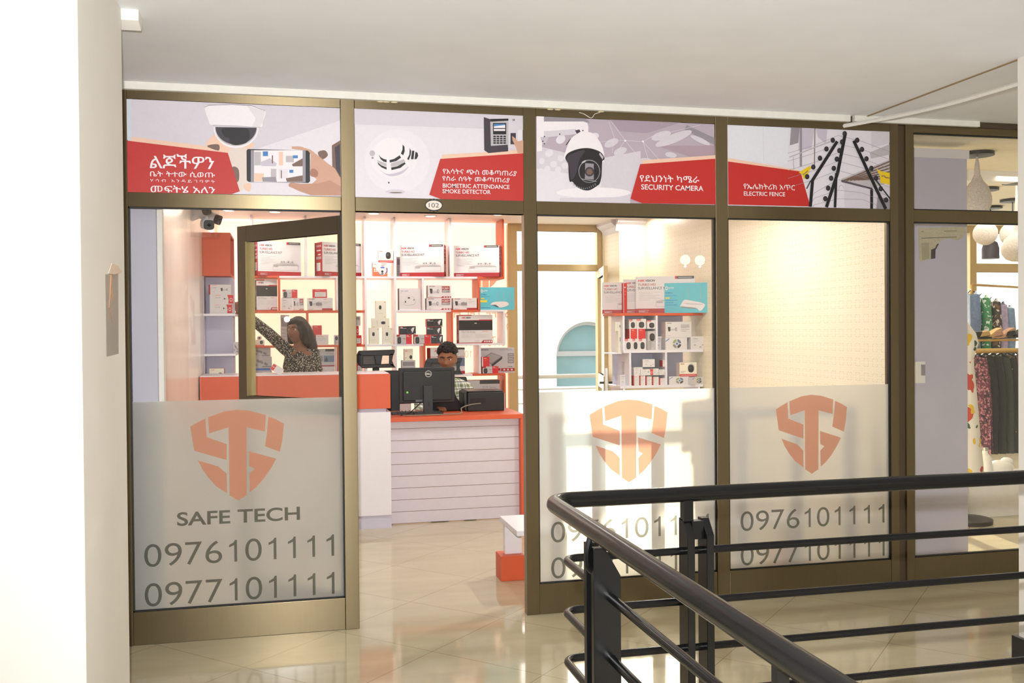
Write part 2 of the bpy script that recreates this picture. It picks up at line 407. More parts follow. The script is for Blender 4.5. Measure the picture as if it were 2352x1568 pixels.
# side walls of the shop
m_leftwall = pm('pale_peach_wall_panel', (236, 222, 212), 0.25, noise=.03, scale=5)
mb = MB(); mb.solid(-1.13, -0.985, 0.2, 4.5, 0, 2.57, m_leftwall); struct(mb.build('wall_left'))
mb = MB(); mb.solid(-1.12, -0.963, 0.10, 0.2, 0, 2.57, m_lilac); struct(mb.build('wall_left'))
mb = MB(); mb.solid(-0.963, -0.939, 0.14, 0.21, 0, 2.57, m_white); struct(mb.build('trim_3'))
m_paper = wallpaper_mat()
mb = MB(); mb.solid(3.06, 3.17, 0.07, 4.6, 0, 2.7, m_paper); struct(mb.build('wall_right'))
mb = MB(); mb.solid(2.80, 3.06, 3.98, 4.44, 0, 2.57, m_paper); struct(mb.build('wall_right'))
mb = MB(); mb.solid(2.79, 3.17, 4.44, 4.6, 0, 2.7, pm('cream_wall_paint', (244, 232, 198), .7)); struct(mb.build('wall_back'))
mb = MB(); mb.prism([(3.90, 2.57), (3.90, 2.54), (3.95, 2.52), (3.975, 2.46), (3.98, 2.46), (3.98, 2.57)], 2.76, 3.06, m_shopwhite, 'yz')
mb.prism([(2.72, 2.57), (2.72, 2.54), (2.77, 2.50), (2.80, 2.45), (2.80, 2.57)], 3.98, 4.44, m_shopwhite, 'xz')
struct(mb.build('trim_4'))

# ------------------------------------------------------------------ storefront: posts, bays, door
ZT, ZR0, ZR1, ZB = 2.668, 2.6236, 2.1782, 0.16
POSTS = [(-1.13, -1.0758), (-0.0694, 0.0), (0.8735, 0.9422), (1.9575, 2.0305), (3.0408, 3.1932), (4.25, 4.35)]
k = 5
for i, (a, b) in enumerate(POSTS):
    mb = MB()
    if i == 4:
        mb.solid(a, a+.052, 0, .06, 0, ZT, bronze); mb.solid(a+.052, b-.052, .012, .06, 0, ZT, darkbronze); mb.solid(b-.052, b, 0, .06, 0, ZT, bronze)
    else: mb.solid(a, b, 0, .06, 0, ZT, bronze)
    o = struct(mb.build('trim_%d' % k, bevel=.002), 'bronze aluminium storefront post'); k += 1
BAYS = [(POSTS[i][1], POSTS[i+1][0]) for i in range(5)]
def gasket(x0, x1, z0, z1, y=.008, w=.006):
    g = MB()
    g.solid(x0, x1, y, y+.02, z1-w, z1, m_gasket); g.solid(x0, x1, y, y+.02, z0, z0+w, m_gasket)
    g.solid(x0, x0+w, y, y+.02, z0, z1, m_gasket); g.solid(x1-w, x1, y, y+.02, z0, z1, m_gasket); return g
wn = 1
for i, (a, b) in enumerate(BAYS):
    e = 0.0005
    r = MB().solid(a+e, b-e, .002, .058, 2.1084, ZR1, bronze)
    root = r.build('window_%d' % (i+1), bevel=.002); struct(root)
    MB().solid(a+e, b-e, .002, .058, ZR0, ZT, bronze).build('top_rail', root, bevel=.002)
    if i != 1:
        MB().solid(a+e, b-e, .002, .058, 0.0, ZB, bronze).build('bottom_rail', root, bevel=.002)
        gasket(a+e, b-e, ZB, 2.1084).build('gasket', root)
        MB().solid(a+.004, b-.004, .021, .027, ZB+.002, 2.1064, m_glass).build('pane', root)
    if i == 4:
        gasket(a+e, b-e, ZR1, ZR0).build('gasket', root)
        MB().solid(a+.004, b-.004, .021, .027, ZR1+.002, ZR0-.002, m_glass).build('pane', root)
# white angle strip between the storefront and the ceiling, in two lengths
m_strip = pm('white_ceiling_angle', (232, 230, 222), .5)
mb = MB(); mb.solid(-1.13, 2.772, -.025, .01, 2.664, 2.70, m_strip); struct(mb.build('trim_11'))
mb = MB(); mb.solid(2.80, 3.62, -.022, .01, 2.668, 2.70, m_strip); struct(mb.build('trim_12'))
mb = MB(); mb.solid(-1.13, 4.6, .002, .07, 2.664, 2.72, darkbronze); struct(mb.build('trim_13'))
# cream sealant smears along the strip
mb = MB()
for x in (0.13, .16, .2, 1.02, 1.06, 1.3): mb.ball((x, -.004, 2.661), (.018, .006, .004), pm('dried_sealant', (226, 212, 176), .8), 8, 5)
struct(mb.build('trim_14'))

# ------------------------------------------------------------------ open door leaf, hinged on the post left of the opening
dl = empty('door_1', (-0.03, 0.065, 0), math.radians(131)); struct(dl)
DW, DH, dt = 0.862, 2.095, .042
fr = MB(); s = .062
fr.solid(0, s, -dt/2, dt/2, 0.005, DH, darkbronze); fr.solid(DW-s*1.25, DW, -dt/2, dt/2, .005, DH, darkbronze)
fr.solid(s, DW-s*1.25, -dt/2, dt/2, DH-.09, DH, darkbronze); fr.solid(s, DW-s*1.25, -dt/2, dt/2, .005, .16, darkbronze)
fr.solid(s, DW-s*1.25, -dt/2, dt/2, 1.07, 1.15, darkbronze); fr.build('leaf_frame', dl, bevel=.002)
MB().solid(s, DW-s*1.25, -.003, .003, 1.15, DH-.09, m_glass).build('pane', dl)
MB().solid(s, DW-s*1.25, -.003, .003, .16, 1.07, m_glass).build('pane', dl)
MB().solid(DW-s*1.25-.012, DW-s*1.25, -dt/2-.006, dt/2+.006, 1.15, DH-.09, pm('brass_bead', (176, 164, 122), .3, .8)).build('bead', dl)
mb = MB(); mb.tube([(DW-.03, dt/2, 1.02), (DW-.03, dt/2+.05, 1.02)], .01, m_black); mb.tube([(DW-.03, dt/2+.05, 1.02), (DW-.16, dt/2+.05, 1.02)], .009, m_black); mb.build('handle', dl, smooth=True)

# ------------------------------------------------------------------ back of the shop: glazing, open balcony door
m_bg = frosted('back_window_film', (250, 234, 226), 0.43, gloss=0.0)
Yb = 4.5
mb = MB(); mb.solid(-1.13, 1.80, Yb+.01, Yb+.016, 0, 2.57, m_bg); struct(mb.build('window_6'))
m_goldalu = brushed('pale_gold_aluminium', (196, 172, 126), .4, .5)
mb = MB(); mb.solid(1.80, 1.895, Yb-.03, Yb+.05, 0, 2.57, m_goldalu); mb.solid(2.735, 2.795, Yb-.03, Yb+.05, 0, 2.57, m_goldalu)
mb.solid(1.895, 2.735, Yb-.02, Yb+.04, 2.10, 2.165, m_goldalu); mb.solid(1.895, 2.735, Yb-.02, Yb+.04, 2.50, 2.57, m_goldalu)
bd = mb.build('door_2', bevel=.003); struct(bd)
MB().solid(1.895, 2.735, Yb+.008, Yb+.014, 2.165, 2.50, m_glass).build('pane', bd)
hx, hy = 2.748, 4.46
fx, fy = 2.565, 3.70
ang = math.atan2(fy-hy, fx-hx); LW = math.hypot(fx-hx, fy-hy)
lf = empty('leaf', (hx, hy, 0), ang); lf.parent = bd
mb = MB(); s = .06
mb.solid(0, s, -.02, .02, .01, 2.10, m_goldalu); mb.solid(LW-s, LW, -.02, .02, .01, 2.10, m_goldalu)
mb.solid(s, LW-s, -.02, .02, 2.02, 2.10, m_goldalu); mb.solid(s, LW-s, -.02, .02, .01, .12, m_goldalu); mb.solid(s, LW-s, -.02, .02, .93, 1.06, m_goldalu)
lf2 = mb.build('leaf_frame', lf, bevel=.002)
mb = MB(); mb.solid(s, LW-s, -.003, .003, 1.06, 2.02, m_glass); mb.solid(s, LW-s, -.003, .003, .12, .93, m_glass); mb.build('pane', lf)
m_steel = pm('brushed_steel', (190, 188, 184), .3, .9)
mb = MB()
for sg in (-1, 1):
    mb.tube([(LW-.035, sg*.02, 1.0), (LW-.035, sg*.062, 1.0)], .011, m_black, 8); mb.tube([(LW-.03, sg*.062, 1.0), (LW-.15, sg*.062, .997)], .009, m_black if sg > 0 else m_steel, 8)
    mb.solid(LW-.052, LW-.018, sg*.02-.003, sg*.02+.003, .90, 1.06, m_black)
mb.build('handle', lf, smooth=True)
mb = MB(); mb.tube([(LW-.035, .024, .935), (LW-.035, .05, .935), (LW-.035, .052, .88)], .004, m_steel, 6); mb.solid(LW-.045, LW-.025, .048, .052, .80, .885, pm('key_tag', (226, 204, 190), .6)); mb.build('key', lf)
MB().solid(LW, LW+.002, -.012, .012, .86, 1.14, m_steel).build('lock_plate', lf)
mb = MB()
for z in (1.62, .95): mb.tube([(0.0, .03, z-.06), (0.0, .03, z+.06)], .016, m_black, 10)
mb.build('hinge', lf, smooth=True)

# balcony outside: slab and railing, then the building across the yard
m_conc = pm('pale_balcony_concrete', (226, 222, 212), .8)
mb = MB(); mb.solid(-3, 6, 5.3, 5.95, -.2, 0, m_conc); struct(mb.build('floor'))
m_rail2 = pm('grey_painted_steel', (150, 150, 148), .5)
br = empty('balcony_railing', (0, 5.8, 0)); tag(br, 'grey steel balcony railing outside the open back door', 'railing')
MB().tube([(-2.5, 0, .965), (5.5, 0, .965)], .025, m_rail2).build('handrail', br, smooth=True)
for z in (.82, .66, .50, .34, .18): MB().tube([(-2.5, 0, z), (5.5, 0, z)], .008, m_rail2, 8).build('rail', br, smooth=True)
for x in (-2.4, -.9, .6, 1.75, 3.4, 5.2): MB().solid(x-.02, x+.02, -.02, .02, 0, .95, m_rail2).build('post', br)

m_bldg = pm('cream_render', (246, 240, 222), .85, noise=.02, scale=1)
bl = empty('building', (0, 14, 0)); tag(bl, 'cream building with a tall arched blue window seen through the back door', 'building')
ac = at(1352, 815, Y=14.0); ar = (at(1352, 815, Y=14.0) - at(1278, 815, Y=14.0)).length
zs = ac.z
arc = [(ac.x + ar*math.cos(PI*t/24), zs + ar*math.sin(PI*t/24)) for t in range(25)]
wl = MB(); wl.solid(-12, ac.x-ar, 0, .6, -4, zs+2.0, m_bldg); wl.solid(ac.x+ar, 24, 0, .6, -4, zs+2.0, m_bldg)
wl.prism(arc + [(ac.x-ar, zs+2.0), (ac.x+ar, zs+2.0)], 0, .6, m_bldg); wl.solid(ac.x-ar, ac.x+ar, 0, .6, -4, -2, m_bldg)
wl.build('wall', bl)
m_bluepane = pm('blue_tinted_glazing', (104, 136, 140), .15, noise=.1, scale=1.5)
g = MB(); g.prism(arc + [(ac.x-ar, -2), (ac.x+ar, -2)], .2, .25, m_bluepane); aw = g.build('arched_window', bl)
ring = MB()
for t in range(24):
    a, b = arc[t], arc[t+1]; s_ = .9
    ring.prism([a, b, (ac.x+(b[0]-ac.x)*s_, zs+(b[1]-zs)*s_), (ac.x+(a[0]-ac.x)*s_, zs+(a[1]-zs)*s_)], .12, .22, m_rail2)
ring.build('arch_frame', aw)
MB().solid(ac.x-ar*.97, ac.x+ar*.97, .115, .215, zs-.02, zs+.08, m_rail2).build('glazing_bar', aw); MB().solid(ac.x-ar, ac.x+ar, .1, .2, zs-1.0, zs-.92, m_white).build('glazing_bar', aw)
mb = MB(); mb.solid(-12, 24, -.12, 0, zs+2.0, zs+2.12, m_bldg); mb.build('cornice', bl)
bb = MB(); bb.solid(2.2, 5.4, 9.0, 9.3, -2, at(1300, 893, Y=9).z+.02, pm('pale_blue_panel', (196, 226, 232), .5)); tag(bb.build('screen_panel'), 'pale blue panel low outside beyond the balcony railing', 'panel')
mb = MB(); mb.solid(-14, 26, 6.2, 30, -4.2, -4, m_conc); struct(mb.build('ground'))

# a back wall to the boutique next door, with its windows
mb = MB(); mb.solid(3.17, 9.0, 5.0, 5.15, 0, .9, m_white); mb.solid(3.17, 9, 5.0, 5.15, 2.62, 2.75, m_goldalu)
for x in (3.3, 5.0, 6.9, 7.55, 8.9): mb.solid(x, x+.09, 4.997, 5.1, .9, 2.62, m_goldalu)
mb.solid(7.64, 8.9, 5.005, 5.095, 2.15, 2.25, m_goldalu)
struct(mb.build('wall_back'))
mb = MB(); mb.solid(9.0, 9.1, 0.07, 5.2, 0, 2.75, m_white); struct(mb.build('wall_right'))
# ------------------------------------------------------------------ printed sign panels above the storefront
class Art:
    """flat print on the plane Y; points are given in the pixels of a crop of the photograph"""
    def __init__(s, mb, ox, oy, sc, Y): s.mb, s.ox, s.oy, s.sc, s.Y, s.n = mb, ox, oy, sc, Y, 0
    def P(s, x, y):
        q = at(s.ox + x/s.sc, s.oy + y/s.sc, Y=s.Y); return (q.x, q.z)
    def y(s): s.n += 1; return s.Y - .00006*s.n
    def poly(s, pts, mat): s.mb.flat([s.P(*p) for p in pts], s.y(), mat)
    def ell(s, cx, cy, rx, ry, mat, rot=0, a0=0, a1=360, n=28):
        c, d = math.cos(math.radians(rot)), math.sin(math.radians(rot)); pts = []
        full = a1 - a0 >= 360; k = n if full else n+1
        for i in range(k):
            t = math.radians(a0 + (a1-a0)*i/n); u, v = rx*math.cos(t), ry*math.sin(t); pts.append((cx+u*c-v*d, cy+u*d+v*c))
        s.poly(pts, mat)
    def blob(s, pts, mat, n=5):
        o = []; L = len(pts)
        for i in range(L):
            a, b, c, d = pts[i-1], pts[i], pts[(i+1) % L], pts[(i+2) % L]
            for k in range(n):
                t = k/n; o.append(tuple(.5*(2*b[j]+(c[j]-a[j])*t+(2*a[j]-5*b[j]+4*c[j]-d[j])*t*t+(3*b[j]-a[j]-3*c[j]+d[j])*t**3) for j in (0, 1)))
        s.poly(o, mat)
    def line(s, pts, w, mat):
        for (x0, y0), (x1, y1) in zip(pts, pts[1:]):
            L = math.hypot(x1-x0, y1-y0) or 1; nx, ny = -(y1-y0)/L*w/2, (x1-x0)/L*w/2
            s.poly([(x0+nx, y0+ny), (x1+nx, y1+ny), (x1-nx, y1-ny), (x0-nx, y0-ny)], mat)
    def rect(s, x0, y0, x1, y1, mat): s.poly([(x0, y0), (x1, y0), (x1, y1), (x0, y1)], mat)
    def text(s, t, x0, x1, ytop, ybot, mat, bold=0, yr=None, space=1.0):
        """bounding box of the lettering: x0..x1, ytop..ybot at the left end, yr = bottom at the right end"""
        a = s.P(x0, ybot); b = s.P(x1, yr if yr is not None else ybot); c = s.P(x0, ytop)
        s.mb.text(t, a[0], a[1], b[0]-a[0], c[1]-a[1], s.y(), mat, bold=bold, slope=(b[1]-a[1])/(b[0]-a[0]), space=space)

pr = lambda n, c: pm('print_' + n, c, .5, noise=.015, scale=60)
S_LIL, S_RED, S_PEACH, S_W = pr('pale_lilac', (214, 207, 218)), pr('signal_red', (192, 42, 37)), pr('peach', (238, 200, 178)), pr('white', (240, 234, 240))
S_BLK, S_DK, S_SKIN, S_SKIN2, S_GRY = pr('black', (28, 26, 30)), pr('dark_plum', (62, 54, 66)), pr('skin', (206, 160, 138)), pr('skin_shade', (170, 118, 98)), pr('grey', (150, 144, 154))
S_PLUM, S_MID, S_BLUE, S_YEL, S_BRN = pr('plum_grey', (186, 172, 186)), pr('mid_lilac', (200, 192, 208)), pr('blue', (70, 128, 190)), pr('yellow', (236, 200, 30)), pr('brown', (120, 94, 84))
S_DOVE, S_LW = pr('dove', (190, 184, 190)), pr('lilac_white', (228, 222, 232))
YP = 0.006
def panel(bay, label, bgmat):
    a, b = BAYS[bay]
    mb = MB(); mb.solid(a+.0015, b-.0015, YP+.001, YP+.018, ZR1+.001, ZR0-.001, bgmat); return mb, label
def finish(mb, label): return tag(mb.build('sign_panel'), label, 'sign', 'printed sign panels above the storefront')

# 1: dome camera and phone
mb, lab = panel(0, 'printed sign panel with a dome camera and a hand holding a phone', S_LIL); A = Art(mb, 280, 180, 4.3556, YP)
A.poly([(900, 860), (2183, 420), (2189, 1172), (900, 1152)], S_LW)
A.poly([(96, 560), (900, 640), (900, 260), (96, 240)], S_LIL)
A.blob([(840, 660), (930, 560), (1020, 540), (1300, 640), (1290, 700), (1160, 730), (1060, 745), (930, 720)], S_PEACH)
A.blob([(855, 672), (965, 660), (970, 720), (900, 712)], S_BRN)
A.blob([(1060, 745), (1190, 700), (1250, 720), (1245, 1040), (1190, 1130), (1170, 1100)], pr('cream_blur', (226, 212, 204)))
A.blob([(1105, 890), (1165, 905), (1172, 1010), (1140, 1030)], S_BRN)
A.blob([(1220, 1060), (1290, 1050), (1280, 1130), (1230, 1110)], S_PEACH)
A.poly([(2100, 670), (2184, 620), (2189, 1010), (2105, 900)], S_BRN); A.poly([(2130, 690), (2184, 655), (2188, 990), (2140, 900)], S_DK)
A.blob([(1960, 740), (2030, 720), (2060, 770), (2000, 810)], S_BRN)
A.rect(38, 206, 95, 625, pr('ice', (206, 214, 226)))
A.poly([(95, 583), (830, 675), (930, 715), (1060, 745), (95, 630)], S_PEACH)
A.poly([(38, 600), (62, 622), (95, 628), (1060, 745), (1180, 1130), (1098, 1157), (56, 1140)], S_RED)
A.blob([(828, 290), (870, 270), (985, 262), (1100, 262), (1300, 275), (1433, 322), (1410, 430), (1380, 492), (1150, 478), (905, 468), (868, 420)], S_W)
A.poly([(1250, 272), (1433, 322), (1410, 430), (1380, 492), (1300, 486), (1340, 400)], pr('shell_shade', (226, 220, 226)))
A.line([(828, 288), (870, 269), (1100, 261), (1300, 274), (1433, 321)], 4, S_DK)
A.line([(905, 468), (1150, 476), (1385, 492)], 4, S_GRY)
A.ell(1142, 490, 225, 208, S_W, 1, 0, 180); A.ell(1142, 492, 212, 185, S_DOVE, 1, 0, 180); A.ell(1142, 490, 205, 172, S_DK, 1, 0, 180)
A.blob([(1010, 500), (1240, 498), (1278, 570), (1250, 640), (1150, 668), (1080, 650), (1075, 600), (1025, 580)], S_BLK)
A.poly([(1700, 680), (1790, 683), (1890, 715), (1960, 770), (2060, 850), (2130, 900), (2188, 1000), (2189, 1171), (1890, 1168), (1780, 1130), (1670, 1080), (1690, 1042), (1800, 1055), (1900, 1055), (1950, 1010), (1885, 960), (1885, 880), (1890, 760), (1840, 722), (1700, 705)], S_SKIN)
A.ell(1760, 694, 62, 14, S_SKIN, 2); A.ell(1700, 1062, 34, 24, pr('skin_mid', (192, 142, 120)), -20); A.blob([(1888, 975), (1950, 985), (1962, 940), (1930, 905), (1890, 912)], S_SKIN2)
A.poly([(1670, 1080), (1690, 1042), (1800, 1055), (1960, 1050), (2080, 1020), (2188, 1080), (2189, 1171), (1890, 1168), (1780, 1130)], pr('skin_mid', (192, 142, 120)))
A.poly([(1262, 707), (1860, 722), (1880, 745), (1882, 1030), (1865, 1046), (1270, 1036), (1249, 1020), (1247, 722)], S_BLK)
A.rect(1290, 718, 1838, 1040, S_GRY); A.rect(1322, 720, 1808, 1036, S_W)
A.rect(1410, 730, 1462, 778, S_BLUE); A.rect(1325, 735, 1390, 870, S_DOVE); A.poly([(1380, 840), (1480, 800), (1550, 850), (1540, 880), (1400, 880)], S_MID); A.rect(1500, 770, 1512, 850, S_BRN)
A.rect(1570, 735, 1612, 870, S_PEACH); A.rect(1640, 775, 1720, 840, S_DOVE); A.poly([(1700, 860), (1808, 800), (1808, 880), (1710, 880)], S_BRN); A.rect(1710, 770, 1760, 800, S_BLUE)
A.rect(1325, 950, 1420, 1030, S_PEACH); A.rect(1490, 905, 1545, 990, S_DOVE); A.poly([(1400, 990), (1540, 985), (1550, 1035), (1410, 1032)], S_GRY)
A.rect(1570, 905, 1660, 1000, S_LW); A.rect(1590, 920, 1600, 1000, S_BRN); A.rect(1675, 915, 1715, 945, S_BLUE); A.poly([(1640, 1000), (1808, 970), (1808, 1034), (1650, 1034)], S_BRN)
A.line([(1322, 880), (1808, 885)], 6, S_W); A.line([(1562, 720), (1565, 1036)], 6, S_W)
A.text('ልጆችዎን', 280, 925, 752, 898, S_W, .006, 908)
A.text('ቤት ትተው ሲወጡ', 283, 930, 925, 985, S_W, .006, 997)
A.text('ሃሳብ እንዳይገባዎት', 286, 932, 1003, 1036, S_W, -.004, 1050, 1.35)
A.text('መፍትሄ አለን', 288, 935, 1066, 1139, S_W, .006, 1151)
finish(mb, lab)
# 2: smoke detector and fingerprint terminal
mb, lab = panel(1, 'printed sign panel with a white smoke detector and a fingerprint terminal', S_LW); A = Art(mb, 800, 220, 5.3455, YP)
A.poly([(72, 152), (2148, 235), (2149, 420), (72, 350)], S_LIL)
A.ell(600, 800, 400, 390, pr('pale_shell', (233, 227, 236))); A.ell(560, 760, 290, 250, pr('pale_shell_two', (236, 231, 238))); A.ell(505, 655, 165, 135, S_W)
for pts in ([(373, 722), (400, 755), (435, 775), (470, 783), (470, 817), (430, 805), (395, 775)], [(505, 788), (560, 775), (630, 730), (648, 760), (590, 800), (510, 820)],
            [(355, 810), (400, 850), (470, 878), (470, 905), (410, 880), (370, 845)], [(525, 880), (600, 865), (690, 815), (705, 832), (640, 885), (530, 912)],
            [(667, 598), (690, 625), (692, 680), (675, 730), (645, 710), (665, 660)], [(755, 640), (772, 680), (766, 730), (742, 790), (722, 775), (750, 720)],
            [(783, 672), (812, 675), (800, 780), (768, 778)], [(825, 685), (850, 700), (858, 735), (840, 775), (812, 780)]): A.poly(pts, S_BLK)
A.poly([(348, 790), (470, 830), (470, 872), (400, 845)], S_DOVE); A.poly([(520, 830), (690, 775), (705, 812), (600, 860), (525, 875)], S_DOVE)
A.poly([(472, 780), (505, 780), (528, 955), (478, 955)], S_W); A.poly([(640, 715), (672, 735), (765, 850), (735, 862)], S_W)
A.blob([(380, 905), (480, 960), (640, 930), (740, 870), (650, 960), (500, 985)], S_MID)
A.ell(294, 705, 34, 36, S_DOVE); A.ell(298, 762, 15, 12, S_GRY); A.ell(497, 1066, 10, 11, S_DK); A.ell(580, 1178, 120, 30, S_LIL); A.ell(585, 1188, 80, 7, S_BRN)
A.poly([(1155, 722), (2070, 668), (2149, 660), (2149, 706), (1140, 778)], S_PEACH)
A.poly([(1128, 775), (2149, 705), (2155, 1292), (1138, 1268), (993, 1215)], S_RED)
A.poly([(1663, 262), (1740, 287), (1962, 282), (1962, 680), (1720, 704), (1668, 668)], S_DK)
A.poly([(1742, 318), (2080, 285), (2080, 662), (1965, 668), (1956, 600), (1750, 616)], S_DOVE); A.poly([(1965, 300), (2080, 287), (2080, 660), (1965, 666)], S_LIL)
A.poly([(1745, 284), (1965, 280), (1965, 306), (1755, 318)], S_BLK); A.poly([(1745, 618), (1955, 600), (1958, 682), (1740, 700)], S_DK)
A.rect(1776, 334, 1938, 474, S_BLK); A.rect(1787, 345, 1925, 400, S_BLUE); A.poly([(1787, 375), (1925, 358), (1925, 400), (1787, 405)], S_W); A.rect(1787, 404, 1925, 432, S_W); A.rect(1787, 396, 1925, 408, S_DK)
for r in range(4):
    for c_ in range(4): A.rect(1779+41*c_, 490+27*r, 1811+41*c_, 508+27*r, S_BLK)
A.rect(1990, 458, 2056, 596, S_DK); A.poly([(2010, 495), (2040, 515), (2080, 560), (2149, 545), (2150, 704), (2075, 702), (2060, 640), (2015, 548)], S_SKIN)
A.rect(2020, 285, 2027, 310, S_BLK); A.rect(2034, 285, 2041, 310, S_BLK)
A.text('የእሳትና ጭስ መቆጣጠሪያ', 1158, 2065, 890, 962, S_W, .005, 990)
A.text('የስራ ሰዓት መቆጣጠሪያ', 1155, 1980, 980, 1046, S_W, .005, 1070)
A.text('BIOMETRIC ATTENDANCE', 1158, 1978, 1076, 1128, S_W, .011, 1146); A.text('SMOKE DETECTOR', 1155, 1747, 1145, 1196, S_W, .011, 1208)
finish(mb, lab)
# 3: speed dome camera
mb, lab = panel(2, 'printed sign panel with a hanging black and white speed dome camera', S_PLUM); A = Art(mb, 1200, 220, 4.9, YP)
A.poly([(158, 700), (700, 880), (1212, 980), (1212, 1212), (160, 1188)], S_LW); A.poly([(158, 560), (480, 640), (800, 800), (700, 900), (158, 820)], S_LIL)
A.poly([(900, 700), (1330, 620), (1330, 770), (1220, 1150), (880, 1100)], S_LIL)
A.poly([(240, 226), (700, 248), (760, 300), (240, 290)], S_GRY); A.poly([(980, 262), (1800, 295), (1400, 420), (1100, 400)], pr('plum', (170, 154, 170)))
A.poly([(1850, 330), (2175, 480), (2175, 560), (1820, 380)], S_GRY); A.poly([(1500, 560), (2175, 560), (2176, 670), (1900, 690)], pr('mauve', (176, 154, 168)))
for (x, y, a, b, r) in ((430, 490, 58, 45, -40), (300, 645, 48, 40, -30), (218, 735, 32, 36, 0), (350, 770, 40, 38, 0), (430, 705, 36, 34, 0), (280, 820, 34, 34, 0), (400, 830, 36, 36, 0), (210, 860, 45, 42, 0), (480, 785, 40, 38, 0), (960, 835, 40, 36, 0), (980, 900, 36, 34, 0), (350, 910, 36, 34, 0),
                        (1000, 530, 85, 42, -25), (1100, 625, 78, 40, -22), (1560, 450, 115, 46, -18), (1290, 860, 92, 44, 0), (1670, 665, 66, 30, 10), (1110, 930, 55, 36, 0), (1380, 740, 90, 40, 0), (820, 450, 40, 34, 0), (1700, 480, 220, 50, -22), (2000, 500, 120, 28, 25)): A.ell(x, y, a, b, S_LW if x < 900 else S_LIL, r, n=20)
A.ell(800, 1090, 420, 60, S_W); A.poly([(420, 1150), (1210, 1140), (1212, 1212), (420, 1194)], S_LIL)
for pts in ([(970, 290), (1030, 460), (1010, 640)], [(1000, 290), (1155, 505), (1355, 515), (1560, 745)], [(870, 520), (1155, 500), (960, 780)], [(1155, 505), (1290, 670)], [(1355, 515), (1420, 740)], [(1355, 515), (1450, 460), (2000, 330)]): A.line(pts, 3.5, S_LW)
A.ell(1155, 505, 12, 12, S_W); A.ell(1355, 515, 12, 12, S_W)
A.poly([(158, 225), (240, 227), (240, 290), (690, 290), (728, 305), (740, 340), (740, 415), (600, 432), (290, 466), (258, 545), (220, 545), (218, 622), (160, 628)], S_W)
A.poly([(200, 465), (290, 462), (258, 545), (222, 545)], S_MID); A.poly([(240, 400), (600, 375), (600, 432), (290, 466), (240, 455)], S_LIL)
for x, y in ((418, 432), (246, 460), (228, 512), (245, 540), (678, 392)): A.ell(x, y, 7, 9, S_BLK, n=8)
A.poly([(590, 390), (640, 380), (652, 405), (610, 430)], S_DK); A.line([(490, 555), (540, 485)], 9, S_BLK)
A.blob([(480, 722), (488, 610), (540, 490), (620, 428), (720, 408), (800, 430), (870, 520), (905, 600), (918, 690), (890, 748), (700, 640)], S_W)
A.blob([(480, 700), (520, 640), (640, 596), (760, 592), (870, 630), (917, 690), (916, 722), (895, 745), (888, 900), (868, 985), (840, 1012), (760, 1060), (690, 1062), (610, 1025), (562, 968), (530, 965), (518, 880), (512, 770)], S_BLK)
A.blob([(495, 700), (560, 650), (700, 612), (640, 720), (600, 880), (545, 940), (525, 800)], S_DK); A.poly([(870, 640), (910, 690), (900, 720), (860, 660)], S_DOVE)
A.ell(750, 850, 122, 130, S_GRY); A.ell(750, 852, 114, 122, S_BLK); A.poly([(704, 758), (800, 766), (800, 945), (700, 935)], S_GRY); A.ell(752, 855, 52, 54, S_DK); A.ell(752, 855, 34, 36, S_BRN); A.ell(690, 742, 30, 10, S_DOVE, -30); A.line([(660, 935), (830, 965)], 6, S_DOVE)
for i in range(12): A.line([(570+i*22, 985+math.sin(i/11*PI)*52), (580+i*22, 1010+math.sin(i/11*PI)*42)], 6, S_GRY)
A.poly([(1345, 725), (2175, 668), (2176, 710), (1340, 772)], S_PEACH)
A.poly([(1322, 770), (2176, 708), (2180, 1222), (1345, 1210), (1212, 1158)], S_RED)
A.text('የደህንነት ካሜራ', 1318, 1985, 885, 968, S_W, .005, 982); A.text('SECURITY CAMERA', 1333, 2032, 996, 1055, S_W, .011, 1073)
finish(mb, lab)
# 4: electric fence
mb, lab = panel(3, 'printed sign panel with black electric fence posts and yellow warning tags', S_LW); A = Art(mb, 1640, 240, 3.3034, YP)
A.poly([(105, 160), (560, 175), (560, 460), (105, 405)], pr('ice_white', (226, 226, 236))); A.line([(372, 160), (378, 430)], 3, S_LIL)
A.poly([(585, 172), (650, 175), (640, 290), (575, 310)], S_GRY); A.poly([(650, 175), (765, 180), (740, 330), (640, 350)], S_MID); A.poly([(770, 180), (860, 190), (850, 300), (790, 250)], S_MID); A.rect(650, 175, 668, 470, S_GRY)
A.line([(766, 178), (762, 470)], 6, S_BRN); A.line([(570, 400), (880, 282)], 9, S_DOVE); A.line([(600, 400), (606, 500)], 6, S_DOVE)
A.poly([(1195, 200), (1333, 206), (1335, 290), (1195, 330)], S_LIL); A.poly([(1180, 365), (1335, 300), (1336, 380), (1190, 410)], S_DOVE)
A.poly([(990, 590), (1200, 640), (1336, 600), (1336, 792), (990, 780)], S_LIL); A.poly([(1240, 700), (1337, 720), (1337, 792), (1230, 790)], S_GRY)
A.poly([(965, 565), (1337, 415), (1337, 590), (1180, 640), (968, 592)], S_DOVE)
for i in range(6): A.line([(975+28*i, 570-2*i+10), (1337, 430+26*i)], 11, S_BRN)
A.line([(965, 578), (1200, 640)], 14, S_DK); A.rect(1184, 640, 1206, 790, S_BLK); A.ell(965, 640, 20, 30, S_DOVE); A.ell(965, 660, 20, 46, S_LW)
A.poly([(105, 405), (635, 497), (655, 508), (105, 434)], S_PEACH)
A.poly([(105, 432), (655, 508), (730, 773), (107, 759)], S_RED)
A.poly([(642, 515), (725, 466), (737, 478), (700, 555), (682, 568), (664, 530)], S_YEL); A.poly([(1230, 484), (1262, 505), (1337, 520), (1337, 610), (1262, 592), (1258, 545)], S_YEL)
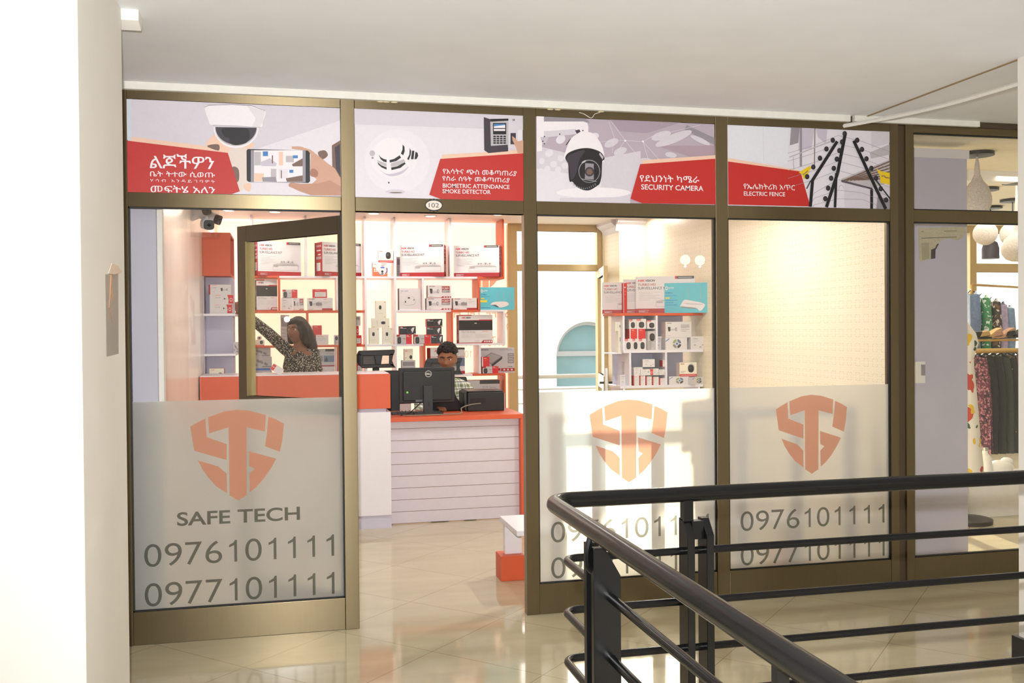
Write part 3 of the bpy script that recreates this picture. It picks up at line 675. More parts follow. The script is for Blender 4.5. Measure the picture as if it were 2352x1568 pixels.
A.line([(1270, 545), (1290, 540), (1300, 555), (1337, 558)], 7, S_BRN); A.line([(675, 535), (712, 500)], 5, S_BRN)
for y0, y1, y2 in ((240, 225, 300), (300, 290, 360), (370, 355, 430), (430, 420, 500), (500, 490, 570), (600, 560, 640), (640, 640, 690), (690, 705, 740)): A.line([(560 if y0 < 600 else 720, y0+130), (760, y0+70), (940, y1+10), (1120, y2-20), (1336, y2+60)], 2.5, S_GRY)
A.line([(745, 575), (728, 776)], 24, S_BLK); A.line([(932, 280), (735, 590)], 24, S_BLK); A.line([(700, 640), (730, 580)], 8, S_BLK)
A.line([(993, 222), (935, 520), (850, 779)], 25, S_BLK); A.line([(925, 520), (915, 781)], 20, S_BLK); A.line([(1057, 275), (1170, 520), (1300, 793)], 24, S_BLK); A.line([(1215, 560), (1336, 720)], 10, S_BLK)
for x, y in ((898, 272), (850, 338), (801, 408), (750, 475), (703, 548), (988, 222), (968, 285), (948, 350), (928, 415), (905, 485), (885, 560), (862, 635), (840, 715), (1082, 272), (1118, 342), (1152, 413), (1189, 485), (1224, 560), (1260, 640), (1300, 725)):
    A.ell(x, y, 17, 20, S_BLK, n=14); A.ell(x-3, y-2, 10, 12, S_DK, n=10)
A.text('የኤሌክትሪክ አጥር', 220, 608, 597, 645, S_W, .005, 655); A.text('ELECTRIC FENCE', 222, 535, 660, 692, S_W, .011, 698)
finish(mb, lab)

# oval number plate over the entrance
mb = MB(); Yq = -.004
A = Art(mb, 800, 220, 5.3455, Yq)
def oval(rx, ry, y0, y1, mat):
    c = A.P(1051, 1343); sx_ = abs(A.P(1052, 1343)[0]-c[0]); mb.prism([(c[0]+rx*sx_*math.cos(2*PI*i/40), c[1]+ry*sx_*math.sin(2*PI*i/40)) for i in range(40)], y0, y1, mat)
    return c, sx_
c, q = oval(110, 68, -.002, .002, S_BLK)
for dx, dz, r in ((0, 70, 14), (-40, 64, 13), (40, 64, 13), (0, -70, 14), (-40, -64, 13), (40, -64, 13)): mb.prism([(c[0]+dx*q+r*q*math.cos(i*PI/6), c[1]+dz*q+r*q*math.sin(i*PI/6)) for i in range(12)], -.0015, .002, S_BLK)
oval(98, 57, -.0035, -.002, pr('cream_enamel', (240, 226, 214)))
mb.text('102', c[0]-62*q, c[1]-27*q, 124*q, 54*q, -.0038, S_BLK, bold=-.004)
tag(mb.build('number_plate'), 'oval cream plate with a black scrolled rim reading 102 above the entrance', 'sign')

# ------------------------------------------------------------------ frosted film with shield logo and telephone numbers
LOGO = [[(384, 208), (425, 184), (475, 158), (482, 270), (603, 312), (603, 408), (408, 352)],
        [(490, 152), (590, 116), (665, 106), (740, 112), (838, 138), (832, 236), (722, 212), (723, 618), (672, 650), (620, 620), (614, 212), (498, 248)],
        [(853, 147), (900, 165), (946, 190), (938, 280), (922, 358), (832, 325), (845, 240)],
        [(430, 410), (553, 447), (603, 490), (605, 607), (540, 565), (490, 510), (455, 460)],
        [(736, 355), (900, 400), (870, 455), (825, 520), (780, 570), (742, 600), (738, 490), (770, 460), (738, 445)]]
LA = Art(MB(), 290, 900, 2.6127, .016)
LG = [[LA.P(*p) for p in g] for g in LOGO]
lx = LA.P(668, 380)[0]; lz = LA.P(668, 106)[1]
tx0, tx1 = LA.P(305, 790)[0]-lx, LA.P(1043, 790)[0]-lx
nx0, nx1 = LA.P(108, 1000)[0]-lx, LA.P(1248, 1000)[0]-lx
def zrow(x, y): return LA.P(x, y)[1]
def film(bay, cx, label, ztop=1.1722, sc=1.0):
    a, b = BAYS[bay]
    e = empty('window_film', (0, 0, 0)); tag(e, label, 'window film', 'frosted films on the storefront panes')
    MB().flat([(a+.007, ZB+.007), (b-.007, ZB+.007), (b-.007, ztop), (a+.007, ztop)], .018, m_film).build('sheet', e)
    mb = MB()
    for g in LG: mb.prism([((p[0]-lx)*sc+cx, lz+(p[1]-lz)*sc) for p in g], .0150, .0163, m_film_o)
    mb.build('shield_logo', e)
    mb = MB()
    mb.text('SAFE TECH', cx+tx0*sc, zrow(305, 805), (tx1-tx0)*sc, zrow(305, 722)-zrow(305, 805), .0158, m_film_g, bold=.018)
    mb.build('shop_lettering', e); mb = MB()
    mb.text('0976101111', cx+nx0*sc, zrow(108, 1052), (nx1-nx0)*sc, zrow(108, 915)-zrow(108, 1052), .0158, m_film_g)
    mb.build('telephone_number', e); mb = MB()
    mb.text('0977101111', cx+nx0*sc, zrow(108, 1290), (nx1-nx0)*sc, zrow(108, 1150)-zrow(108, 1290), .0158, m_film_g)
    mb.build('telephone_number', e)
film(0, lx, 'frosted film with orange shield logo on the pane left of the entrance')
film(2, at(1444, 1000, Y=.016).x, 'frosted film with orange shield logo on the pane right of the entrance')
film(3, at(1864, 1000, Y=.016).x, 'frosted film with orange shield logo on the pane in front of the wallpaper')
# mirror-wise prints of the film on the back glazing
mb = MB(); yb = Yb+.008; S_PINK = frosted('pink_back_print', (244, 176, 160), .8, gloss=0); S_GP = frosted('grey_back_print', (206, 190, 186), .8, gloss=0)
q0 = at(1115, 600, Y=yb); sc = .36/ (max(p[0] for g in LG for p in g)-min(p[0] for g in LG for p in g))
for g in LG: mb.flat([(q0.x-(p[0]-lx)*sc, q0.z+.07+(p[1]-lz)*sc) for p in g], yb, S_PINK)
bw_ = empty('back_window_lettering'); mb.build('shield_logo', bw_)
for t, px0, px1, y0, y1 in (('SAFE TECH', 1042, 1170, 730, 708), ('0976101111', 1060, 1160, 796, 772), ('0977101111', 1030, 1125, 822, 804), ('@', 1162, 1176, 757, 743)):
    a = at(px0, y0, Y=yb); b = at(px1, y1, Y=yb); MB().text(t, a.x, a.z, b.x-a.x, b.z-a.z, yb, S_GP, bold=.01, mirror=True).build('lettering', bw_)
tag(bw_, 'reversed shield logo and lettering showing through the back glazing', 'window film')
# ------------------------------------------------------------------ ceiling lights of the shop
m_lamp = emis('lit_lens', (255, 250, 240), 6.0)
_s = [at(px, py, Z=2.562) for px, py in ((525, 484), (858, 491), (1145, 493), (1458, 499))]
spots = [(_s[0].x, _s[0].y), (_s[1].x, _s[1].y), (_s[2].x, _s[2].y), (-.45, 3.85), (.9, 1.4), (_s[3].x, _s[3].y), (2.2, 1.1), (-.4, 1.2), (.95, 3.95)]
spot_lab = ['recessed downlight over the left end of the counter', 'recessed downlight over the orange counter box', 'recessed downlight over the printer', 'recessed downlight over the woman by the shelves', 'recessed downlight inside the entrance',
            'recessed downlight before the wallpapered wall, at the back', 'recessed downlight before the wallpapered wall, near the storefront', 'recessed downlight above the open door leaf', 'recessed downlight over the back shelves']
watts = [6, 4.5, 4.5, 3.5, 9, 5, 26, 9, 2.5]
for (x, y), lb, pw in zip(spots, spot_lab, watts):
    e = empty('downlight', (x, y, 2.57)); tag(e, lb, 'ceiling light', 'recessed downlights in the shop ceiling')
    MB().lathe([(.062, 0), (.062, -.006), (.046, -.008), (.046, 0)], (0, 0, 0), m_white).build('rim', e, smooth=True)
    MB().lathe([(.045, -.001), (.045, -.005), (.02, -.007)], (0, 0, 0), m_lamp).build('lens', e)
    add_light('downlight_beam', 'AREA', (x, y, 2.555), pw, (1, .96, .9), .09, shape='DISK')

# ------------------------------------------------------------------ back shelving: open lattice of white and orange boards
YS, YE, BT = 4.10, 4.40, .019
sh = empty('display_shelving', (.3, YS, 0)); tag(sh, 'tall white and orange open display shelving in front of the glowing back glazing', 'shelf')
def zat(py, px=900): return at(px, py, Y=YS).z
def xat(px, py=700): return at(px, py, Y=YS).x
def board(name, x0, x1, z0, z1, mat):
    pr_ = .0015 if name == 'upright' else 0
    MB().solid(x0, x1, YS-pr_, YE-pr_, z0, z1, mat).build(name, sh, bevel=.0015, loc=(-.3, -YS, 0))
def vert(px, py0, py1, mat, w=BT):
    x = xat(px, (py0+py1)/2); z1 = 2.565 if py0 is None else zat(py0, px); z0 = 0.02 if py1 is None else zat(py1, px)
    board('upright', x-w/2, x+w/2, z0, z1, mat); return x
def vertz(px, z0, z1, mat, pym=700, w=BT):
    x = xat(px, pym); board('upright', x-w/2, x+w/2, z0, z1, mat); return x
def horiz(px0, px1, z, mat, w=BT):
    """z is the top face of the board"""
    board('shelf_board', xat(px0, 700), xat(px1, 700), z-w, z, mat)
Z1, Z2, Z3, Z4, Z0 = zat(634.5), zat(712), zat(790.5), zat(862), .45
WH, OR = m_shopwhite, m_orange
horiz(579, 641, Z1, OR); horiz(642, 1097, Z1, WH); horiz(1097, 1159, Z1, OR)
horiz(579, 838.5, Z2, OR); horiz(909, 1036, Z2, WH); horiz(1036, 1102, Z2, OR); horiz(1103, 1160, Z2, WH)
horiz(579, 838.5, Z3, OR); horiz(842, 972, Z3, WH); horiz(972, 1036, Z3, OR); horiz(1037, 1160, Z3, WH)
horiz(838, 1084, Z4, WH); horiz(1084, 1160, Z4, OR); horiz(579, 838, Z4-.02, WH)
horiz(838, 1160, Z0, WH); horiz(579, 838, Z0, WH)
vertz(840, Z0-BT, 2.565, WH); vertz(908, Z0-BT, 2.565, WH); vertz(704, Z1, 2.565, WH); vertz(1036, Z1, 2.565, WH); vertz(1157, Z1-BT, 2.565, OR)
vertz(641, Z2, Z1-BT, OR); vertz(775, Z2, Z1-BT, WH); vertz(972, Z2, Z1-BT, WH); vertz(1100, Z2, Z1-BT, OR)
vertz(706, Z3, Z2-BT, OR); vertz(1038, Z3, Z2-BT, OR); vertz(1158, Z3, Z2-BT, WH)
vertz(775, Z4-.02, Z3-BT, OR); vertz(771, Z4-.02, Z3-BT, WH, w=.01); vertz(974, Z4, Z3-BT, OR); vertz(1101.5, Z4, Z3-BT, WH); vertz(1158, Z0, Z4-BT, OR); vertz(1042, Z0, Z4-BT, WH)
vertz(579, Z0-BT, 2.565, WH); vertz(1162, .02, Z0-BT, WH); vertz(840, .02, Z0-BT, WH); vertz(579, .02, Z0-BT, WH)

# ------------------------------------------------------------------ unit on the left wall: orange cupboard over white shelves
YU0, YU1, XU0, XU1 = 2.90, 3.42, -.984, -.775
un = empty('wall_cupboard', (XU0, YU0, 0)); tag(un, 'orange cupboard over lilac backed open shelves on the left wall', 'cupboard')
def upart(name, mb, **k): return mb.build(name, un, loc=(-XU0, -YU0, 0), **k)
zu = lambda py: at(490, py, Y=YU0).z
zt, zb = zu(533.6), zu(633.5)
mb = MB(); mb.solid(XU0, XU1, YU0, YU0+.018, zb, zt, OR); mb.solid(XU0, XU1, YU0+.018, YU1, zt-.018, zt, OR); mb.solid(XU0, XU1, YU0+.018, YU1, zb, zb+.018, OR); mb.solid(XU0, XU0+.015, YU0+.018, YU1-.018, zb+.018, zt-.018, OR); mb.solid(XU0+.001, XU1-.001, YU1-.018, YU1-.001, zb+.018, zt-.018, OR)
upart('cupboard_box', mb, bevel=.001)
zs1, zs2, zs3 = zu(720), zu(812.5), zu(864.5)
for z in (zs1, zs2, zs3): upart('shelf_board', MB().solid(XU0, XU1+.03, YU0, YU1, z-.018, z, WH), bevel=.001)
upart('back_panel', MB().solid(XU0, XU1, YU0+.2, YU0+.21, .0, zb, m_lilac)); upart('back_panel', MB().solid(XU0, XU0+.006, YU0+.002, YU0+.2, 0, zb-.001, m_lilac))
upart('side_panel', MB().solid(XU1-.018, XU1, YU0+.211, YU1, 0, zb, m_lilac))

# ------------------------------------------------------------------ counter (left, with the orange front) and desk (right, slat front)
ct = empty('service_counter', (0, 2.44, 0)); tag(ct, 'long white service counter with an orange box front', 'counter')
def cpart(name, mb, **k): return mb.build(name, ct, loc=(0, -2.44, 0), **k)
cpart('orange_box', MB().solid(-.975, .412, 2.44, 2.86, .915, 1.178, OR), bevel=.002)
cpart('top_ledge', MB().solid(-.975, .40, 2.455, 2.88, 1.178, 1.186, m_shopwhite), bevel=.001)
cpart('neck', MB().solid(-.975, .378, 2.46, 2.86, .888, .915, m_lilac))
cpart('base', MB().solid(-.975, .412, 2.44, 2.88, .10, .888, m_shopwhite), bevel=.003)
cpart('plinth', MB().solid(-.975, .412, 2.452, 2.87, 0, .10, m_lilac))
dk = empty('slat_front_desk', (.95, 2.5, 0)); tag(dk, 'desk with an orange rimmed top and a white slatted front', 'desk')
def dpart(name, mb, **k): return mb.build(name, dk, loc=(-.95, -2.5, 0), **k)
dpart('desk_top', MB().solid(.414, 1.477, 2.50, 3.12, .803, .838, OR), bevel=.002)
dpart('side_panel', MB().solid(1.444, 1.477, 2.50, 3.1, 0, .803, OR), bevel=.002)
mb = MB(); n = 9; zz0, zz1 = .0, .803; edges = [at(900, y, Y=2.567).z for y in (985, 1012.3, 1039.5, 1067, 1094.3, 1121.8, 1148.8, 1176)]
m_groove = pm('slat_groove_edge', (150, 110, 66), .6); mb.solid(.414, 1.444, 2.575, 2.595, .01, .803, m_groove)
ee = [.803] + edges + [.006]
m_slat = pm('slat_board', (208, 199, 209), .35, noise=.015)
for a, b in zip(ee, ee[1:]): mb.solid(.414, 1.444, 2.567, 2.58, b+.0018, a-.0018, m_slat)
dpart('slat_front', mb)
dpart('side_panel', MB().solid(.414, .434, 2.60, 3.1, 0, .803, m_shopwhite))

# bench along the storefront; unseen back frame added to cast shadow bars on panes
bn = empty('bench', (1.4, .6, 0)); tag(bn, 'white bench on orange feet behind the frosted panes', 'bench')
def bpart(name, mb, **k): return mb.build(name, bn, loc=(-1.4, -.6, 0), **k)
bpart('seat', MB().solid(.90, 2.85, .34, .80, .345, .375, m_shopwhite), bevel=.003)
for x in (.935, 2.68):
    bpart('leg', MB().solid(x-.012, x+.092, .755, .80, .15, .345, m_shopwhite), bevel=.001)
    bpart('foot', MB().solid(x-.05, x+.10, .70, .85, 0, .15, OR), bevel=.003)
bpart('shadow_rail', MB().solid(1.08, 2.98, .335, .36, .975, 1.03, m_lilac), bevel=.002)
for x in (1.085, 1.302, 1.64, 2.0, 2.20, 2.55, 2.90): bpart('shadow_post', MB().solid(x, x+.072, .335, .36, .0, .975, m_lilac))

# ------------------------------------------------------------------ monitor, printer, keyboard, cables on the desk
ZD = .838
mo = empty('computer_monitor', (.74, 2.78, ZD)); mo.rotation_euler.z = math.radians(2)
tag(mo, 'black computer monitor seen from behind, on the slat front desk', 'monitor')
mw, mh = .455, .285; z0 = .085
P_ = [(-mw/2, z0), (mw/2, z0), (mw/2, z0+mh), (-mw/2, z0+mh)]
mb = MB(); mb.solid(-mw/2, mw/2, .0, .03, z0, z0+mh, m_black); mb.prism([(-mw/2+.03, z0+.02), (mw/2-.03, z0+.02), (mw/2-.03, z0+mh-.03), (-mw/2+.03, z0+mh-.03)], -.018, 0, m_black)
mb.build('display_case', mo, bevel=.006)
ms = pm('dark_grey_plastic', (44, 46, 48), .4)
mb = MB(); mb.solid(-.037, .037, -.05, -.018, .0, .225, ms); mb.build('stand', mo, bevel=.003)
mb = MB(); mb.solid(-.12, .12, -.07, .12, 0, .012, ms); mb.build('base', mo, bevel=.003)
mb = MB(); lc = (.008, -.0185, z0+.235); wlogo = pm('logo_silver', (224, 224, 220), .4)
ro, ri = .026, .0225
mb.add([(lc[0]+r*math.cos(2*PI*k/36), lc[1], lc[2]+r*math.sin(2*PI*k/36)) for r in (ri, ro) for k in range(36)], [(k, (k+1) % 36, 36+(k+1) % 36, 36+k) for k in range(36)], wlogo)
mb.text('DELL', lc[0]-.019, lc[2]-.007, .038, .014, lc[1], wlogo, bold=.03); mb.build('logo', mo)
mb = MB(); mb.lathe([(.0085, 0), (.0085, -.0012)], (-.163, -.0185, z0+.09), emis('glowing_green_sticker', (120, 226, 70), .15), 20, 'y'); mb.build('round_sticker', mo)  # the sticker's green is given a faint glow of its own
mb = MB(); mb.solid(-.005, .012, -.0515, -.0505, .06, .10, m_black); mb.solid(-.10, -.03, -.019, -.018, z0+.012, z0+.03, ms)
for i in range(3): mb.solid(-.095, -.045, -.0195, -.019, z0+.015+i*.005, z0+.017+i*.005, S_GRY)
mb.build('port_cover', mo)
pt = empty('printer', (1.235, 2.86, ZD), math.radians(0)); tag(pt, 'black inkjet printer on the right end of the desk', 'printer')
mb = MB(); mb.prism([(-.15, .0), (.155, .0), (.16, .02), (.16, .145), (.15, .158), (-.14, .158), (-.15, .15)], 0, .30, m_black); mb.build('body', pt, bevel=.006)
mb = MB(); mb.prism([(-.17, .01), (-.152, .0), (-.152, .165), (-.168, .16), (-.178, .15)], .02, .28, ms); mb.build('paper_tray', pt, bevel=.003)
mb = MB(); mb.prism([(-.152, .160), (.15, .160), (.156, .166), (-.15, .168)], .005, .29, pm('brown_black_lid', (52, 46, 46), .35)); mb.build('scanner_lid', pt, bevel=.002)
mb = MB(); mb.solid(-.13, -.0, -.0015, .001, .065, .108, pm('recess_black', (12, 12, 13), .6)); mb.solid(.156, .1615, -.002, .003, .0, .145, pm('grey_trim', (176, 176, 176), .4)); mb.build('recess_panel', pt)
kb = empty('keyboard', (.60, 2.72, ZD)); tag(kb, 'black keyboard lying behind the cable on the desk', 'keyboard')
MB().prism([(-.15, 0), (.22, 0), (.22, .014), (-.15, .014)], 0.01, .12, m_black).build('case', kb, bevel=.003)
mb = MB()
for r in range(4):
    for c in range(17): mb.solid(-.143+c*.0212, -.143+c*.0212+.017, .018+r*.025, .018+r*.025+.02, .014, .02, ms)
kk = mb.build('keys', kb); kk['kind'] = 'stuff'
m_cable = pm('grey_cable', (140, 138, 124), .5)
cpts = [at(1104, 926, Y=2.852), at(1080, 929, Y=2.82), at(1060, 937, Y=2.75)]; cpts = [Vector(p) for p in cpts] + [Vector((.99, 2.66, ZD+.006)), Vector((.85, 2.61, ZD+.005)), Vector((.70, 2.59, ZD+.005)), Vector((.56, 2.60, ZD+.005)), Vector((.50, 2.65, ZD+.006))]
def smooth_path(p, n=6):
    out = []
    for i in range(len(p)-1):
        a, b, c, d = p[max(i-1, 0)], p[i], p[i+1], p[min(i+2, len(p)-1)]
        for k in range(n):
            t = k/n; out.append(.5*((2*b) + (c-a)*t + (2*a-5*b+4*c-d)*t*t + (3*b-a-3*c+d)*t**3))
    return out + [p[-1]]
tag(MB().tube(smooth_path(cpts), .0042, m_cable, 8).build('cable', smooth=True), 'grey cable curling from the printer over the desk edge', 'cable')
c2 = [Vector(p) for p in ((.70, 2.80, ZD+.10), (.66, 2.74, ZD+.07), (.58, 2.66, ZD+.02), (.51, 2.62, ZD+.006))]
tag(MB().tube(smooth_path(c2), .004, m_black, 8).build('cable', smooth=True), 'black cable hanging from the monitor down to the keyboard', 'cable')
bg_ = empty('black_bag', (.90, 2.95, ZD)); tag(bg_, 'black bag lying on the desk between the monitor stand and the printer', 'bag')
mb = MB(); mb.prism([(-.13, 0), (.135, .0), (.16, .02), (.15, .06), (.11, .11), (.09, .17), (.07, .21), (.03, .20), (-.02, .115), (-.12, .115)], 0, .08, pm('dark_bag_cloth', (30, 24, 28), .75, bump=.2)); mb.build('bag_body', bg_, bevel=.012)
mb = MB(); mb.tube(smooth_path([Vector(p) for p in ((-.06, -.001, .08), (-.05, -.004, .10), (.02, -.004, .10), (.04, -.001, .08))]), .004, m_black, 6); mb.build('strap', bg_)
wb = MB(); wb.box(-.045, .045, 0, .02, 0, .075, pm('switch_white', (232, 226, 222), .5)); 
for i in range(3): wb.lathe([(.004, 0), (.004, -.001)], (-.03+i*.03, -.0003, .012), S_BLK, 10, 'y')
o = tag(wb.build('socket_box', bevel=.002), 'small white box with black dots on the desk under the monitor', 'box'); o.location = (.585, 2.95, ZD)

# ------------------------------------------------------------------ office chairs
def chair_parts(root):
    F = MB(); o = lambda pts, a=-.02, b=.02: F.prism(pts, a, b, m_black)
    w, h = .155, .075
    o([(-.165, .05), (-.15, .075), (.15, .082), (.165, .075), (.15, .03), (-.15, .03)]); o([(-.155, -.05), (-.125, -.08), (.17, -.08), (.145, -.045)])
    o([(-.165, .05), (-.115, .04), (-.115, -.055), (-.155, -.05), (-.18, -.01)]); o([(.15, .05), (.115, .045), (.112, -.055), (.16, -.075), (.14, -.02)])
    o([(-.02, .035), (.055, .035), (.04, -.05), (-.005, -.05)])
    fo = F.build('headrest', root, bevel=.004, loc=(0, 0, 1.275))
    G = MB(); G.flat([(-.118, .035), (-.02, .038), (0, -.055), (-.118, -.055)], .004, pm('dark_mesh_fabric', (66, 66, 64), .8))
    for i in range(14): G.solid(-.118, .118, .0, .003, -.052+i*.0066, -.052+i*.0066+.003, pm('grey_mesh', (140, 138, 134), .8))
    G.build('mesh', root, loc=(0, 0, 1.275))
    B = MB(); B.prism([(-.22, .62), (.22, .62), (.235, 1.0), (.20, 1.17), (-.20, 1.17), (-.235, 1.0)], -.01, .035, m_black); B.solid(-.03, .03, .03, .06, .5, 1.2, m_black); B.build('backrest', root, bevel=.01)
    MB().prism([(-.23, -.42), (.23, -.42), (.25, -.30), (.24, .02), (-.24, .02), (-.25, -.3)], .44, .52, m_black, 'xy').build('seat', root, bevel=.015)
    for s_ in (-1, 1):
        MB().tube([(s_*.25, -.1, .5), (s_*.27, -.1, .68), (s_*.27, -.28, .70)], .018, m_black, 8).build('armrest', root, smooth=True)
    MB().lathe([(.028, .08), (.028, .44)], (0, -.18, 0), ms, 12).build('gas_column', root, smooth=True)
    for i in range(5):
        a = i*2*PI/5 + .3; MB().tube([(0, -.18, .10), (.28*math.cos(a), -.18+.28*math.sin(a), .065)], [.025, .016], m_black, 8).build('base_arm', root)
        MB().lathe([(.028, -.015), (.03, 0), (.028, .015)], (.28*math.cos(a), -.18+.28*math.sin(a), .03), m_black, 12, 'x').build('caster', root)
hq = at(864, 824, Y=3.60)
ch = empty('office_chair', (hq.x, 3.60, 0)); ch.scale = (1, 1, hq.z/1.275); chair_parts(ch); tag(ch, 'empty black office chair with a mesh headrest behind the orange counter box', 'chair', 'black office chairs')
c2_ = copy_tree(ch); c2_.location = (1.01, 3.62, 0); c2_.rotation_euler.z = math.radians(-8); c2_.scale = (1, 1, .93)
c2_['label'] = 'black office chair that the man in the plaid shirt sits on'

# ------------------------------------------------------------------ security cameras hanging at the top left
def bullet(loc, yaw_, pit, label, flip=0):
    e = empty('security_camera', loc); e.rotation_euler = (pit, 0, yaw_); tag(e, label, 'security camera', 'demo cameras under the ceiling')
    mb = MB(); r = .036; mb.prism([(r*(abs(math.cos(t))**.6)*(1 if math.cos(t) > 0 else -1), r*(abs(math.sin(t))**.6)*(1 if math.sin(t) > 0 else -1)) for t in [i*PI/12 for i in range(24)]], 0, .16, m_shopwhite); mb.build('housing', e, smooth=True)
    mb = MB(); q = .034; pts = [(q*(abs(math.cos(t))**.6)*(1 if math.cos(t) > 0 else -1), q*(abs(math.sin(t))**.6)*(1 if math.sin(t) > 0 else -1)) for t in [i*PI/12 for i in range(24)]]
    mb.prism(pts, -.03, 0, m_black); fo = mb.build('front_cover', e)
    MB().lathe([(.012, 0), (.012, -.003)], (0, -.03, 0), pm('lens_glass', (10, 10, 14), .1), 16, 'y').build('lens', fo)
    MB().tube([(0, .12, .02), (0, .14, .07)], .012, m_shopwhite, 8).build('bracket', e, smooth=True)
    return e
b1 = at(479, 516, Y=2.0); b2 = at(496, 503, Y=2.15); b3 = at(470, 487, Y=2.1)
bullet(b1, math.radians(12), math.radians(8), 'white bullet camera facing the storefront, lower one of the group at the ceiling')
bullet(b2, math.radians(70), math.radians(20), 'white bullet camera turned to the right at the ceiling beside the first')
bullet(b3 + Vector((0, 0, .01)), math.radians(60), math.radians(-15), 'bullet camera partly hidden by the storefront beam above the others')
m_acr = glass('clear_acrylic', (.97, .97, .95), 2.0)
mb = MB(); mb.solid(-.985, -.80, 2.02, 2.03, 2.16, 2.40, m_acr); mb.solid(-.985, -.80, 2.02, 2.36, 2.40, 2.41, m_acr); tag(mb.build('acrylic_bracket'), 'clear acrylic board that the demo cameras hang on', 'bracket')
# ------------------------------------------------------------------ product boxes: printed cartons on the shelves
cb = lambda n, c: pm('carton_' + n, c, .45, noise=.015, scale=90)
B_W, B_G, B_R, B_DR, B_K, B_C, B_TEAL, B_CREAM, B_DG, B_MG = cb('white', (218, 212, 213)), cb('pale_grey', (194, 188, 190)), cb('red', (206, 40, 42)), cb('dark_red', (166, 34, 40)), cb('black', (36, 34, 32)), cb('cream', (236, 228, 208)), cb('teal', (92, 184, 200)), cb('ivory', (228, 224, 208)), cb('charcoal', (66, 64, 64)), cb('mid_grey', (140, 134, 136))
B_OR, B_PU, B_BL, B_YE, B_KR, B_LT = cb('orange', (232, 112, 60)), cb('purple', (104, 70, 140)), cb('blue', (60, 110, 190)), cb('yellow', (226, 206, 60)), cb('kraft', (176, 132, 92)), cb('line_grey', (172, 166, 166))
B_GN, B_LB = cb('leaf_green', (150, 166, 110)), cb('slate_blue', (104, 124, 150))

class Face:
    """prints on the front of a carton; u 0..1 from the left, v 0..1 from the bottom"""
    def __init__(s, w, h, d, front, side=None, left=None, right=None, top=None):
        s.w, s.h, s.mb, s.n = w, h, MB(), 0; s.mb.box(-w/2, w/2, 0, d, 0, h, side or front, front=front, left=left or side, right=right or side, top=top or side)
        s.d = d
    def y(s): s.n += 1; return -.00018*s.n
    def P(s, u, v): return ((u-.5)*s.w, v*s.h)
    def rect(s, u0, v0, u1, v1, m): s.mb.flat([s.P(u0, v0), s.P(u1, v0), s.P(u1, v1), s.P(u0, v1)], s.y(), m)
    def poly(s, pts, m): s.mb.flat([s.P(*p) for p in pts], s.y(), m)
    def ell(s, u, v, ru, rv, m, n=20, a0=0, a1=360):
        k = n if a1-a0 >= 360 else n+1
        s.poly([(u+ru*math.cos(math.radians(a0+(a1-a0)*i/n)), v+rv*math.sin(math.radians(a0+(a1-a0)*i/n))) for i in range(k)], m)
    def sq(s, u, v, ru, rv, m, e=.55):
        f = lambda t: (abs(t)**e)*(1 if t > 0 else -1); s.poly([(u+ru*f(math.cos(i*PI/12)), v+rv*f(math.sin(i*PI/12))) for i in range(24)], m)
    def blob(s, pts, m, n=5):
        o = []; L = len(pts)
        for i in range(L):
            a, b, c, d = pts[i-1], pts[i], pts[(i+1) % L], pts[(i+2) % L]
            for k in range(n):
                t = k/n; o.append(tuple(.5*(2*b[j]+(c[j]-a[j])*t+(2*a[j]-5*b[j]+4*c[j]-d[j])*t*t+(3*b[j]-a[j]-3*c[j]+d[j])*t**3) for j in (0, 1)))
        s.poly(o, m)
    def text(s, t, u0, v0, u1, v1, m, bold=.0, shear=0): a = s.P(u0, v0); b = s.P(u1, v1); s.mb.text(t, a[0], a[1], b[0]-a[0], b[1]-a[1], s.y(), m, bold=bold, shear=shear)
    def lines(s, u0, v0, u1, n, dv, m, th=.008):
        for i in range(n): s.rect(u0, v0-i*dv, u0+(u1-u0)*(1, .62, .95, .8, 1, .5)[i % 6], v0-i*dv+th, m)
    def sidebox(s, y0, y1, v0, v1, m, sg=1):
        x = sg*(s.w/2+.0003); q = [(x, y0*s.d, v0*s.h), (x, y1*s.d, v0*s.h), (x, y1*s.d, v1*s.h), (x, y0*s.d, v1*s.h)]
        s.mb.add(q if sg > 0 else list(reversed(q)), [(0, 1, 2, 3)], m)

